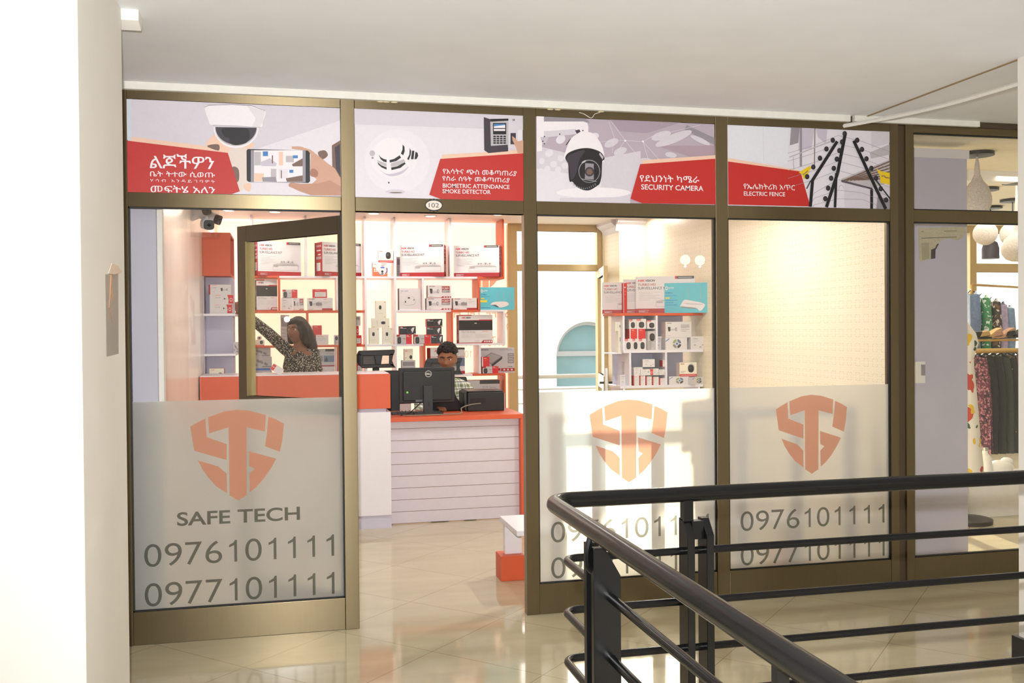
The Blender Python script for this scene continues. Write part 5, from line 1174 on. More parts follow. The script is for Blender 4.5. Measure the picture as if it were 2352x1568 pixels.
putw(d_router2, (1535, 649.5, 1617.5, 716), 'teal router box with two antennas on the wall shelf', zA, .06, -27)
# upper left compartment
lay = [(1434.5, 777.5, 1452, 801.5), (1452, 777.5, 1467, 801.5), (1467, 777.5, 1484, 801.5)]
ord_ = ('first', 'second', 'third')
tt = max(putw(d_dahcube, r, 'white camera carton in the bottom row of the upper compartment, %s from the left' % n, zB) for r, n in zip(lay, ord_))
tu = max(putw(d_redcube, r, l, tt) for r, l in (((1446, 755, 1463, 777.5), 'red box in the middle row left of the one with the white label'), ((1463.5, 755, 1482, 777.5), 'red box with a white label in the middle row of the upper compartment')))
for r, n in zip(((1445, 733, 1461.5, 755), (1462, 732, 1484, 755), (1486, 735, 1507, 757)), ord_): putw(d_dahcube, r, 'white camera carton in the top row of the upper compartment, %s from the left' % n, tu)
putw(d_upright, (1488, 760, 1508, 802), 'tall grey box with a black camera print against the compartment wall', zB, .1, 10)
# upper right compartment
t = putw(d_whitelabel, (1505, 772, 1529, 802), 'white carton peeping out left of the round print carton', zB, .08, 0, YW+.10)
t = putw(d_fan, (1528.5, 775, 1578, 804), 'white carton with a four part round print on the upper compartment shelf', zB, .1, 0, YW+.005)
t2 = putw(d_whitelabel, (1586, 772, 1620, 804), 'white label carton at the right end of the upper compartment', zB, .1, 6)
putw(d_bigwhite, (1529, 738.5, 1588, t and 772), 'long white bullet camera box lying on the round print carton', t, .1, 0, YW+.01)
# left of the unit, on the wall: two cream cartons
rpart('side_bracket', xw(1404), xa, YW+.05, YW+.2, zB-.03, zB-.02, WH)
t = putw(d_micam, (1420, 760, 1432, 799), 'cream camera box standing at the left outside of the unit', zB-.02, .06, 0, YW+.06)
putw(d_micam_flat, (1413, 739, 1432, 760), 'cream camera box lying on top of the one left of the unit', t, .06, 0, YW+.06)
# lower compartments
lx_ = [(1454, 862, 1468, 882), (1469, 862, 1482, 882), (1483, 864, 1497, 884), (1498, 865, 1513, 886), (1514, 868, 1528, 888)]
nm_ = ('leftmost', 'second', 'middle', 'fourth', 'rightmost')
tt = max(putw(d_redspine, r, '%s white box with a red spine in the bottom row of the lower compartment' % n, zC) for r, n in zip(lx_, nm_))
tv = max(putw(d_whitelabel, r, l, tt) for r, l in (((1456, 843, 1476, 862), 'white carton at the left of the upper row, lower compartment'), ((1500, 846, 1513, 865), 'white carton fourth along the upper row, lower compartment'), ((1514, 848, 1528, 867), 'white carton at the right of the upper row, lower compartment')))
putw(d_redend, (1471, 847, 1500, 864), 'white and red bullet camera box across the upper row, lower compartment', tt, .06, 0, YW+.005)
putw(d_whitelabel, (1477, 824.5, 1503, 844), 'single white carton on top of the pile in the lower compartment', tv, .08, -8)
putw(d_redspine, (1521, 827, 1529, 848), 'white and red carton edge beside the compartment wall', tv, .06)
tf = putw(d_fan, (1537, 864, 1582, 892), 'white carton with a four part round print in the lower right compartment', zC, .1, 0, YW+.005)
tg = putw(d_fan, (1585, 865, 1624, 892), 'second carton with a round print, turned, in the lower right compartment', zC, .1, 30)
putw(d_ezviz, (1561, 832, 1600, 864), 'cream camera box with a red base on the round print carton', tf, .07, 0, YW+.01)
putw(d_bluetop, (1434, 830, 1445, 860), 'blue topped white carton left of the lower compartment', zC+.04, .06, 0, YW+.12)
putw(d_whitelabel, (1424, 860, 1446, 880), 'white carton under the blue topped one, left of the lower compartment', zC, .06, 0, YW+.10)
# ------------------------------------------------------------------ people
m_skin_m = pm('warm_brown_skin', (150, 100, 72), .55, noise=.06, scale=18); m_skin_w = pm('brown_skin', (140, 94, 70), .5, noise=.06, scale=18)
m_hair = pm('black_curly_hair', (30, 24, 22), .7, noise=.25, scale=120, bump=.4); m_hairw = pm('dark_long_hair', (34, 27, 26), .5, noise=.2, scale=60, bump=.3)
m_eye = pm('eye_white', (226, 216, 206), .3); m_iris = pm('dark_iris', (34, 22, 16), .2); m_lip_m = pm('lips', (126, 74, 62), .45); m_trouser = pm('dark_denim', (44, 50, 66), .85, noise=.1, scale=200); m_shoe = pm('black_shoe_leather', (24, 22, 22), .4)
m_plaid = plaid_mat(); m_dress = speckle_mat('black_speckled_dress', (30, 30, 28), (222, 216, 194), 84, .36)

def limb(mb, pts, rad, mat):
    P = [Vector(p) for p in pts]; mb.tube(P, rad, mat, 16)
    for p, r in ((P[0], rad[0]), (P[-1], rad[-1])):
        rr = min(r) if isinstance(r, tuple) else r; mb.ball(p, rr*.98, mat, 14, 10)
def gauss(x, z, cx, cz, sx_, sz): return math.exp(-((x-cx)/sx_)**2 - ((z-cz)/sz)**2)
def head_mesh(mb, T, mat, n=56, m=44):
    """skull and face looking along local -Y; T places it"""
    V = []; F = []
    for j in range(m+1):
        t = -PI/2 + PI*j/m; ct, st = math.cos(t), math.sin(t)
        for i in range(n):
            a = 2*PI*i/n; x = .076*ct*math.sin(a); y = -.094*ct*math.cos(a); z = .118*st
            if z < -.02:
                k = min(1, (-z-.02)/.09); x *= 1-.34*k; y = y*(1-.16*k) - .012*k
            f = max(0, math.cos(a))*ct
            if f > .05:
                g = gauss(x, z, 0, .012, .010, .030)*.010 + gauss(x, z, 0, -.022, .015, .016)*.026 + gauss(x, z, 0, .036, .05, .012)*.006
                g += gauss(abs(x), z, .033, .014, .016, .011)*-.011 + gauss(x, z, 0, -.055, .024, .010)*.009 + gauss(x, z, 0, -.066, .02, .006)*-.003 + gauss(x, z, 0, -.098, .024, .016)*.009 + gauss(abs(x), z, .046, -.02, .02, .022)*.004 + gauss(abs(x), z, .014, -.03, .008, .008)*.006
                y -= g
            V.append(T @ Vector((x, y, z)))
    for j in range(m):
        for i in range(n): F.append((j*n+i, j*n+(i+1) % n, (j+1)*n+(i+1) % n, (j+1)*n+i))
    mb.add(V, F, mat)
    for s_ in (-1, 1):
        for k in range(9):
            a = PI*.15 + k*PI*1.5/8; c = T @ Vector((s_*(.078+.004*math.sin(a)), .012+.016*math.cos(a), -.004+.030*math.sin(a))); mb.ball(c, .0075, mat, 8, 6)
        mb.ball(T @ Vector((s_*.075, .012, -.006)), (.010, .016, .026), mat, 10, 8)
def hand(mb, wrist, d, nrm, mat, sc=1.0, curl=.5, side=1):
    d = Vector(d).normalized(); nrm = Vector(nrm); nrm = (nrm - d*nrm.dot(d)).normalized(); b = d.cross(nrm)*side; w = Vector(wrist)
    for k, o_ in enumerate((-.028, -.010, .009, .027)):
        base = w + d*.085*sc + b*o_*sc; mb.tube([w + b*o_*.6*sc + d*.0, w + d*.045*sc + b*o_*sc, base], [.0145*sc, .0155*sc, .012*sc], mat, 10)
        L = (.066, .078, .073, .056)[k]*sc; p = base; dd = d.copy(); pts = [p]
        for q, fr in enumerate((.45, .32, .23)):
            dd = (dd*math.cos(curl*(.5+.3*q)) - nrm*math.sin(curl*(.5+.3*q))).normalized(); p = p + dd*L*fr; pts.append(p)
        mb.tube(pts, [.0098*sc, .0092*sc, .0085*sc, .007*sc], mat, 8); mb.ball(pts[-1], .0072*sc, mat, 8, 6)
    t0 = w + d*.03*sc - b*.026*sc; t1 = t0 + (d*.6 - b*.75 - nrm*.25).normalized()*.036*sc; t2 = t1 + (d*.9 - b*.25 - nrm*.3).normalized()*.03*sc
    mb.tube([w + d*.012*sc - b*.012*sc, t0, t1, t2], [.015*sc, .0145*sc, .011*sc, .008*sc], mat, 10); mb.ball(t2, .0082*sc, mat, 8, 6)
def skin_build(mb, name, parent, voxel, loc, smooth_it=4):
    o = mb.build(name, parent); o.location = loc
    r = o.modifiers.new('unite', 'REMESH'); r.mode = 'VOXEL'; r.voxel_size = voxel; r.use_smooth_shade = True
    s_ = o.modifiers.new('relax', 'SMOOTH'); s_.factor = .5; s_.iterations = smooth_it
    return o
def face_bits(root, T, loc, brow_m, look=(-.2, -.15)):
    e = MB()
    for s_ in (-1, 1): e.ball(T @ Vector((s_*.033, -.071, .013)), .0118, m_eye, 14, 10)
    eo = e.build('eyes', root, smooth=True, loc=loc); ir = MB()
    for s_ in (-1, 1): ir.ball(T @ Vector((s_*.033+look[0]*.01, -.0795, .013+look[1]*.01)), (.0052, .0052, .0052), m_iris, 10, 8)
    ir.build('irises', eo, smooth=True)
    l = MB()
    for s_ in (-1, 1): l.tube([T @ Vector((s_*(.045), -.072, .016)), T @ Vector((s_*.033, -.083, .0195)), T @ Vector((s_*.020, -.080, .015))], [.003, .0042, .003], m_skin_m if root.name.startswith('person') and brow_m is m_hair else m_skin_w, 8)
    l.build('eyelids', root, smooth=True, loc=loc)
    bw = MB()
    for s_ in (-1, 1): bw.tube([T @ Vector((s_*.054, -.070, .032)), T @ Vector((s_*.036, -.089, .038)), T @ Vector((s_*.014, -.096, .033))], [.002, .0042, .0038], brow_m, 8)
    bw.build('eyebrows', root, smooth=True, loc=loc)
    lp = MB(); lp.tube([T @ Vector((-.023, -.089, -.056)), T @ Vector((-.008, -.1005, -.0535)), T @ Vector((.008, -.1005, -.0535)), T @ Vector((.023, -.089, -.056))], [.002, .0045, .0045, .002], m_lip_m, 8)
    lp.tube([T @ Vector((-.020, -.088, -.059)), T @ Vector((0, -.099, -.063)), T @ Vector((.020, -.088, -.059))], [.002, .0048, .002], m_lip_m, 8); lp.build('lips', root, smooth=True, loc=loc)

# man at the desk
root = empty('person', (1.0, 3.5, 0)); tag(root, 'man with short curly hair in a green and white plaid shirt sitting behind the monitor', 'person'); L = (-1.0, -3.5, 0)
HC = Vector((.992, 3.31, 1.258)); TM = Matrix.Translation(HC) @ Matrix.Rotation(math.radians(-17), 4, 'Z') @ Matrix.Rotation(math.radians(10), 4, 'X')
B = MB(); head_mesh(B, TM, m_skin_m)
limb(B, [(.995, 3.36, 1.20), (1.0, 3.40, 1.10), (1.0, 3.42, 1.02)], [.056, .056, .062], m_skin_m)
limb(B, [(1.0, 3.42, 1.00), (1.0, 3.44, .88), (1.0, 3.47, .70), (1.0, 3.49, .58)], [(.15, .08), (.16, .10), (.14, .10), (.155, .12)], m_skin_m)
for s_ in (-1, 1):
    limb(B, [(1.0+s_*.15, 3.42, .995), (1.0+s_*.235, 3.38, .87), (1.0+s_*.245, 3.29, .775)], [.05, .046, .038], m_skin_m)
    limb(B, [(1.0+s_*.245, 3.29, .775), (1.0+s_*.20, 3.15, .845), (1.0+s_*.15, 3.04, .872)], [.038, .034, .026], m_skin_m)
    hand(B, (1.0+s_*.15, 3.04, .872), (-s_*.3, -1, -.02), (0, 0, 1), m_skin_m, .95, .35, -s_)
    limb(B, [(1.0+s_*.09, 3.46, .585), (1.0+s_*.12, 3.24, .60), (1.0+s_*.13, 3.05, .585)], [.085, .075, .056], m_skin_m); limb(B, [(1.0+s_*.13, 3.05, .585), (1.0+s_*.135, 3.06, .34), (1.0+s_*.14, 3.10, .09)], [.056, .052, .036], m_skin_m)
    limb(B, [(1.0+s_*.14, 3.11, .055), (1.0+s_*.145, 3.0, .04)], [.036, .032], m_skin_m)
skin_build(B, 'body', root, .0055, L)
S = MB()
limb(S, [(1.0, 3.415, 1.055), (1.0, 3.42, 1.0), (1.0, 3.44, .88), (1.0, 3.47, .70), (1.0, 3.49, .56)], [(.075, .066), (.165, .092), (.175, .115), (.155, .115), (.168, .132)], m_plaid)
for s_ in (-1, 1):
    limb(S, [(1.0+s_*.02, 3.41, 1.05), (1.0+s_*.10, 3.415, 1.035), (1.0+s_*.17, 3.42, 1.0), (1.0+s_*.237, 3.38, .87), (1.0+s_*.247, 3.29, .775)], [.05, .052, .06, .058, .05], m_plaid)
    limb(S, [(1.0+s_*.247, 3.29, .775), (1.0+s_*.20, 3.15, .845), (1.0+s_*.165, 3.07, .866)], [.05, .043, .036], m_plaid)
so = skin_build(S, 'shirt', root, .008, L)
K = MB()
K.add([Vector((1.0+.078*math.cos(a)*k, 3.395+.072*math.sin(a)*k-.01, z)) for k, z in ((1.0, 1.04), (.98, 1.085), (1.12, 1.06)) for a in [i*2*PI/24 for i in range(24)]], [(r*24+i, r*24+(i+1) % 24, (r+1)*24+(i+1) % 24, (r+1)*24+i) for r in range(2) for i in range(24)], m_plaid); K.build('collar', so, smooth=True)
Tm = MB()
limb(Tm, [(1.0, 3.49, .64), (1.0, 3.49, .57)], [(.17, .13), (.175, .13)], m_trouser)
for s_ in (-1, 1): limb(Tm, [(1.0+s_*.09, 3.46, .585), (1.0+s_*.12, 3.24, .60), (1.0+s_*.13, 3.06, .585)], [.10, .088, .072], m_trouser); limb(Tm, [(1.0+s_*.13, 3.06, .585), (1.0+s_*.135, 3.07, .34), (1.0+s_*.14, 3.10, .10)], [.072, .066, .055], m_trouser)
skin_build(Tm, 'trousers', root, .010, L)
for s_ in (-1, 1):
    Q = MB(); limb(Q, [(1.0+s_*.14, 3.12, .05), (1.0+s_*.145, 2.97, .04)], [.047, .04], m_shoe); skin_build(Q, 'shoe', root, .008, L, 2)
face_bits(root, TM, L, m_hair, (-.25, -.25))
Hh = MB(); rnd = random.Random(3)
Hh.ball(HC + Vector((.003, .02, .030)), (.080, .093, .098), m_hair, 24, 16)
for k in range(330):
    a = rnd.uniform(0, 2*PI); el = math.acos(rnd.uniform(.12, 1)); v = Vector((.083*math.sin(el)*math.cos(a), .097*math.sin(el)*math.sin(a)+.016, .045+.095*math.cos(el)))
    if v.y < -.045 and v.z < .078: continue
    q = TM @ v; Hh.ball(q, rnd.uniform(.010, .0155), m_hair, 7, 5)
Hh.build('hair', root, smooth=True, loc=L)

# woman by the shelves
root = empty('person', (-.25, 3.72, 0)); tag(root, 'woman with long dark hair in a black speckled dress reaching out behind the counter', 'person'); L = (.25, -3.72, 0)
HW = Vector((-.272, 3.68, 1.515)); TW = Matrix.Translation(HW) @ Matrix.Rotation(math.radians(-38), 4, 'Z') @ Matrix.Rotation(math.radians(4), 4, 'Y') @ Matrix.Diagonal((.93, .93, .93, 1))
B = MB(); head_mesh(B, TW, m_skin_w)
limb(B, [(-.262, 3.70, 1.46), (-.255, 3.715, 1.40), (-.25, 3.72, 1.33)], [.045, .047, .06], m_skin_w)
limb(B, [(-.25, 3.71, 1.335), (-.25, 3.71, 1.20), (-.25, 3.72, 1.02), (-.25, 3.73, .88)], [(.115, .07), (.13, .095), (.105, .08), (.15, .105)], m_skin_w)
limb(B, [(-.36, 3.69, 1.35), (-.51, 3.60, 1.495), (-.695, 3.545, 1.645)], [.042, .038, .028], m_skin_w)
hand(B, (-.70, 3.543, 1.65), (-.62, -.25, .72), (.2, -.9, -.2), m_skin_w, .95, .55, 1)
limb(B, [(-.14, 3.74, 1.34), (-.10, 3.68, 1.12), (-.13, 3.50, .98)], [.042, .037, .027], m_skin_w); hand(B, (-.13, 3.495, .975), (-.2, -.9, -.35), (0, -.2, 1), m_skin_w, .95, .5, -1)
for s_ in (-1, 1):
    limb(B, [(-.25+s_*.075, 3.73, .88), (-.25+s_*.08, 3.72, .48), (-.25+s_*.085, 3.735, .08)], [.085, .056, .034], m_skin_w); limb(B, [(-.25+s_*.085, 3.74, .05), (-.25+s_*.095, 3.61, .028)], [.032, .026], m_skin_w)
skin_build(B, 'body', root, .0055, L)
S = MB()
limb(S, [(-.25, 3.715, 1.295), (-.25, 3.71, 1.20), (-.25, 3.72, 1.02), (-.25, 3.73, .88), (-.25, 3.73, .55)], [(.128, .088), (.148, .112), (.122, .095), (.165, .12), (.19, .15)], m_dress)
limb(S, [(-.335, 3.70, 1.325), (-.37, 3.69, 1.355), (-.51, 3.60, 1.495), (-.655, 3.545, 1.622)], [.052, .056, .05, .042], m_dress)
limb(S, [(-.165, 3.735, 1.325), (-.135, 3.735, 1.325), (-.095, 3.68, 1.12), (-.125, 3.515, .99)], [.052, .056, .05, .042], m_dress)
limb(S, [(-.335, 3.735, 1.33), (-.25, 3.765, 1.345), (-.165, 3.76, 1.33)], [.05, .045, .05], m_dress)
skin_build(S, 'dress', root, .008, L)
for s_ in (-1, 1):
    Q = MB(); limb(Q, [(-.25+s_*.085, 3.745, .045), (-.25+s_*.095, 3.60, .03)], [.04, .034], m_shoe); skin_build(Q, 'shoe', root, .008, L, 2)
face_bits(root, TW, L, m_hairw, (-.1, 0))
Hh = MB()
Hh.ball(TW @ Vector((0, .022, .022)), (.092, .095, .108), m_hairw, 24, 16); Hh.ball(TW @ Vector((0, -.035, .078)), (.062, .045, .04), m_hairw, 18, 12)
for s_ in (-1, 1): limb(Hh, [TW @ Vector((s_*.055, -.02, .07)), TW @ Vector((s_*.084, .012, .0)), TW @ Vector((s_*.088, .04, -.10))], [.035, .032, .036], m_hairw)
limb(Hh, [TW @ Vector((0, .07, .03)), (-.20, 3.755, 1.46), (-.165, 3.78, 1.36), (-.145, 3.79, 1.25)], [.075, .085, .075, .05], m_hairw)
limb(Hh, [(-.185, 3.72, 1.50), (-.150, 3.735, 1.38), (-.128, 3.745, 1.235)], [.05, .05, .03], m_hairw)
skin_build(Hh, 'hair', root, .008, L, 3)
# ------------------------------------------------------------------ black stairwell railing in the foreground
m_rail = pm('black_gloss_paint', (13, 13, 14), .24, spec=.35, noise=.1, scale=60)
rl = empty('stair_railing', (0.408, -2.175, 0)); tag(rl, 'black painted tubular railing around the stairwell in the foreground', 'railing')
def corner(x, y, r, n=8): return [(x+r-r*math.sin(PI/2*i/n)*1.0, y-r+r*math.cos(PI/2*i/n)) for i in range(n+1)]
def railpath(x, y, z, r, xe, ye): return [Vector((xe, y, z))] + [Vector((a, b, z)) for a, b in corner(x, y, r)] + [Vector((x, ye, z))]
off = Vector((-.408, 2.175, 0))
def rp_(name, mb, **k): return mb.build(name, rl, loc=off, **k)
rp_('handrail', MB().tube(railpath(.408, -2.175, 1.0, .075, 2.95, -4.55), .0235, m_rail, 20), smooth=True)
for z in (.828, .675, .533, .392, .25, .11): rp_('rail', MB().tube(railpath(.452, -2.175, z, .045, 2.95, -4.5), .0118, m_rail, 12), smooth=True)
def plate(x0, x1, y0, y1, zt, ch, axis):
    w = MB()
    if axis == 'y': w.prism([(x0, 0), (x1, 0), (x1, zt-ch), (x0+.03, zt), (x0, zt)], y0, y1, m_rail, 'xz')
    else: w.prism([(y0, 0), (y1, 0), (y1, zt), (y1-.03, zt), (y0, zt-ch)], x0, x1, m_rail, 'yz')
    return w
# posts of the far run: two flat bars side by side, with a saddle
for x in (.826, 2.62):
    for dx in (0, .062): rp_('post_plate', plate(x+dx, x+dx+.024, -2.215, -2.148, .925, .045, 'x'), bevel=.0015)
    rp_('saddle', MB().solid(x+.024, x+.062, -2.195, -2.165, .865, .92, m_rail), bevel=.001); rp_('stub', MB().solid(x-.0, x+.03, -2.19, -2.16, .92, .985, m_rail))
# posts of the near run
rp_('stub', MB().solid(.400, .420, -3.545, -3.525, .835, .985, m_rail))
for y in (-2.61, -3.82):
    for dy in (0, .062): rp_('post_plate', plate(.405, .476, y+dy, y+dy+.022, .956, .072, 'y'), bevel=.0015)
    rp_('saddle', MB().solid(.425, .455, y+.022, y+.062, .86, .92, m_rail), bevel=.001)
    rp_('bracket', MB().tube(smooth_path([Vector((.408, y+.03, .985)), Vector((.398, y+.03, .94)), Vector((.402, y+.03, .90)), Vector((.425, y+.03, .885))]), .008, m_rail, 8), smooth=True)

# ------------------------------------------------------------------ white column by the right edge, cable trunking, wall scrap
cm = MB(); cm.solid(2.858, 3.36, -1.72, -1.2, 0, 2.7, m_pillar); struct(cm.build('wall_right', bevel=.003), 'white column at the right edge')
bm_ = MB(); bm_.solid(2.838, 3.38, -1.74, -1.18, 0, .105, pm('black_skirting', (30, 30, 32), .3)); struct(bm_.build('baseboard_right'))
tr = MB(); ps = smooth_path([Vector(at(1938, 289, Y=-.035)), Vector(at(2050, 268, Y=-.33)), Vector(at(2180, 238, Y=-.72)), Vector(at(2345, 190, Y=-1.175))], 6)
tr.tube(ps, (.016, .010) and .011, m_strip, 4); tag(tr.build('cable_trunking'), 'white cable trunking sagging from the storefront to the column under the ceiling', 'trunking')
# old tape on the pillar's side
X = -.9195
def side(px, py): p = at(px, py, X=X); return (p.y, p.z)
m_tape = frosted('clear_parcel_tape', (214, 206, 198), .3, clear=.25, gloss=.12); m_tapeb = pm('old_glue', (168, 128, 96), .6)
tp = MB(); tp.prism([side(241, 630), side(271, 628), side(272, 812), side(244, 819)], X, X+.0008, m_tape, 'yz'); to = tp.build('tape_remnant')
tag(to, 'strip of old clear tape with a torn brown paper scrap on the pillar', 'tape')
g2 = MB(); g2.prism([side(247, 628), side(255, 604), side(268, 610), side(278, 624), side(262, 630)], X+.0009, X+.004, pm('torn_paper', (226, 204, 184), .8), 'yz')
g2.tube([Vector((X+.002, *side(253, 632))), Vector((X+.002, *side(251, 680))), Vector((X+.002, *side(249, 706))), Vector((X+.002, *side(257, 742)))], [.005, .003, .002, .001], m_tapeb, 6)
g2.tube([Vector((X+.002, *side(253, 650))), Vector((X+.002, *side(259, 690)))], .002, m_tapeb, 6); g2.build('paper_scrap', to)
# stray white string hanging from the ceiling strip
st = [Vector(at(x, y, Y=-.03)) for x, y in ((1330, 258), (1342, 262), (1358, 271), (1366, 262), (1378, 258))]
tag(MB().tube(smooth_path(st), .0016, m_strip, 6).build('loose_string'), 'loose white string hanging over the top rail above the dome camera sign', 'string')
# two globe lamps in the gallery behind the camera (seen as reflections in the panes)
for i, (px, py) in enumerate(((1577, 596), (1611, 597))):
    v = at(px, py, Y=7.5); e = empty('globe_lamp', (v.x, -7.5, v.z)); tag(e, ('first', 'second')[i] + ' globe lamp hanging in the gallery behind the camera, counted from the left', 'lamp', 'gallery globe lamps')
    MB().ball((0, 0, 0), .07, emis('lit_globe', (255, 240, 214), 10), 20, 12).build('globe', e, smooth=True); MB().tube([(0, 0, .07), (0, 0, 2.7-v.z)], .006, m_black, 6).build('cord', e)
    add_light('globe_glow', 'POINT', (v.x, -7.5, v.z-.09), 6, (1, .94, .84), .01)

# ------------------------------------------------------------------ the boutique next door
YL = .6
mb = MB(); mb.solid(3.25, at(2222, 800, Y=YL).x, YL, YL+.12, 0, 2.60, m_lilac); mb.solid(3.25, at(2222, 800, Y=YL).x+.01, YL-.012, YL+.13, 2.60, 2.66, m_shopwhite)
struct(mb.build('wall_front'), 'pale lilac partition inside the neighbouring shop')
mb = MB()
m_floor2 = None
pp = MB(); yq = YL-.002
def pq(x, y): p = at(2080+x/11.2, 500+y/11.2, Y=yq); return (p.x, p.z)
pp.prism([pq(330, 265), pq(1380, 235), pq(1540, 240), pq(1560, 400), pq(1440, 530), pq(1340, 580), pq(1100, 530), pq(900, 580), pq(860, 660), pq(770, 800), pq(640, 1060), pq(360, 1130)], yq, yq+.0015, pm('old_newspaper', (196, 188, 162), .85, noise=.08, scale=60))
ink = pm('newsprint_ink', (110, 108, 92), .8)
pp.flat([pq(405, 515), pq(1310, 485), pq(1310, 503), pq(405, 533)], yq-.0004, ink); pp.flat([pq(990, 335), pq(1310, 330), pq(1310, 345), pq(990, 352)], yq-.0004, ink); pp.flat([pq(405, 345), pq(460, 345), pq(460, 360), pq(405, 362)], yq-.0004, ink)
pp.flat([pq(405, 650), pq(600, 640), pq(610, 1040), pq(430, 1090)], yq-.0004, pm('newsprint_grey', (172, 164, 140), .8)); pp.flat([pq(655, 820), pq(760, 780), pq(800, 680), pq(860, 665), pq(770, 830), pq(765, 1045), pq(650, 1060)], yq-.0006, S_DK)
tag(pp.build('newspaper_scrap'), 'torn old newspaper sheet taped to the lilac partition', 'paper')
sw = MB(); a = at(2105, 830, Y=YL); sw.solid(a.x-.02, a.x+.05, YL-.02, YL-.001, a.z-.14, a.z+.0, m_white); sw.solid(a.x+.02, a.x+.045, YL-.028, YL-.02, a.z-.09, a.z-.02, S_GRY); tag(sw.build('wall_switch'), 'small white switch box on the lilac partition', 'switch')
# pendant lamps
m_ratt = pm('woven_white_rattan', (214, 204, 196), .8, noise=.18, scale=120, bump=.4)
def pendant(px, ptop, pneck, pbot, halfw, Y, label, shape):
    t = at(px, ptop, Y=Y); b = at(px, pbot, Y=Y); rr = (at(px+halfw, pbot, Y=Y)-at(px, pbot, Y=Y)).length
    e = empty('pendant_lamp', (t.x, Y, b.z)); tag(e, label, 'lamp', 'pendant lamps of the boutique'); zc = 2.70-b.z; zn = at(px, pneck, Y=Y).z-b.z
    MB().lathe([(.11, zc), (.11, zc-.025), (.02, zc-.03)], (0, 0, 0), m_black, 20).build('ceiling_cap', e, smooth=True)
    if shape == 'drop':
        MB().lathe([(.006, zc-.03), (.016, zn+.06), (.02, zn), (rr*.42, zn*.83), (rr*.78, zn*.68), (rr*.98, zn*.45), (rr, zn*.36), (rr*.95, zn*.22), (rr*.7, zn*.07), (rr*.3, 0)], (0, 0, 0), m_ratt, 28).build('shade', e, smooth=True)
    elif shape == 'globe':
        MB().ball((0, 0, rr), rr, m_ratt, 24, 16).build('shade', e, smooth=True); MB().tube([(0, 0, 2*rr-.01), (0, 0, zc-.02)], .006, m_black, 8).build('cord', e)
    else:
        MB().lathe([(rr, 0), (rr, .10), (rr*.8, .16), (rr*.3, .19), (.02, .21), (.015, .26)], (0, 0, 0), S_DK, 24).build('shade', e, smooth=True); MB().tube([(0, 0, .25), (0, 0, zc-.02)], .005, m_black, 8).build('cord', e)
pendant(2244, 333, 400, 494, 27, .85, 'big drop shaped woven pendant lamp behind the lilac partition', 'drop')
pendant(2263, 500, 500, 563, 23, 2.3, 'round woven globe lamp beside the lilac partition', 'globe')
pendant(2326, 500, 500, 566, 24, 2.9, 'round woven globe lamp half hidden by a drop lamp at the column', 'globe')
pendant(2335, 500, 525, 600, 28, 1.9, 'woven drop lamp cut by the right column', 'drop')
pendant(2275, 560, 560, 594, 16, 3.4, 'dark grey bell shaped pendant lamp under the round globe', 'bell')
mb = MB(); p = at(2230, 392, Y=1.5); mb.solid(p.x-.1, p.x+.42, 1.5, 1.62, 2.62, 2.70, m_white); tag(mb.build('ceiling_batten'), 'white ceiling batten light behind the drop lamp', 'ceiling light')
add_light('boutique_light', 'AREA', (5.8, 2.2, 2.66), 30, (1, .95, .86), 1.6)
# display shelf with shoes, hanging clothes
m_brass = pm('brass', (190, 150, 80), .3, .9)
YR = 2.2
gs = empty('shoe_shelf', (6, YR, 0)); tag(gs, 'glass shoe shelf on brass rails behind the shop window', 'shelf')
zsf = at(2280, 778, Y=YR).z; zrl = at(2280, 806, Y=YR).z
MB().solid(5.30, 6.9, YR, YR+.25, zsf-.01, zsf, glass('greenish_shelf_glass', (.86, .93, .88), 2)).build('glass_board', gs, loc=(-6, -YR, 0))
MB().tube([(5.30, YR, zsf-.012), (6.9, YR, zsf-.012)], .008, m_brass, 8).build('rail', gs, loc=(-6, -YR, 0))
for x in (5.32, 6.88): MB().tube([(x, YR+.12, 0), (x, YR+.12, zsf)], .014, m_brass, 10).build('post', gs, loc=(-6, -YR, 0))
bp = MB().tube([(5.30, YR+.05, zrl), (6.9, YR+.05, zrl)], .022, pm('bamboo', (206, 164, 92), .5, noise=.12, scale=30), 12).build('clothes_bar', gs, smooth=True, loc=(-6, -YR, 0))
def shoe(px, kind, label, mat):
    q = at(px, 778, Y=YR+.1); e = empty('shoe', (q.x, YR+.1, zsf+.001)); tag(e, label, 'shoe', 'shoes on the glass shelf')
    if kind == 'mule':
        MB().prism([(-.13, 0), (-.12, .012), (-.02, .02), (.06, .075), (.11, .095), (.125, .085), (.10, .06), (.03, .005)], 0, .07, mat).build('sole', e, bevel=.004); MB().prism([(.098, .07), (.118, .08), (.112, 0), (.10, 0)], .025, .045, m_brass).build('heel', e)
        MB().prism([(-.11, .015), (-.09, .06), (-.02, .07), (.0, .03)], -.004, .074, mat).build('vamp', e, bevel=.004)
    else:
        MB().prism([(-.12, 0), (.12, 0), (.12, .02), (-.11, .016)], 0, .08, mat).build('sole', e, bevel=.004); MB().prism([(-.10, .016), (-.06, .06), (.02, .065), (.05, .02)], -.003, .083, mat).build('strap', e, bevel=.004)
shoe(2252, 'flat', 'black flat slipper at the left end of the shoe shelf', m_black)
shoe(2276, 'mule', 'gold studded mule beside the black slipper', pm('gold_leather', (196, 160, 104), .35, .4))
shoe(2306, 'mule', 'tan high mule right of the gold studded one', pm('tan_leather', (176, 132, 104), .5))
shoe(2335, 'mule', 'dark shoe with gold heel at the column end of the shelf', m_black)
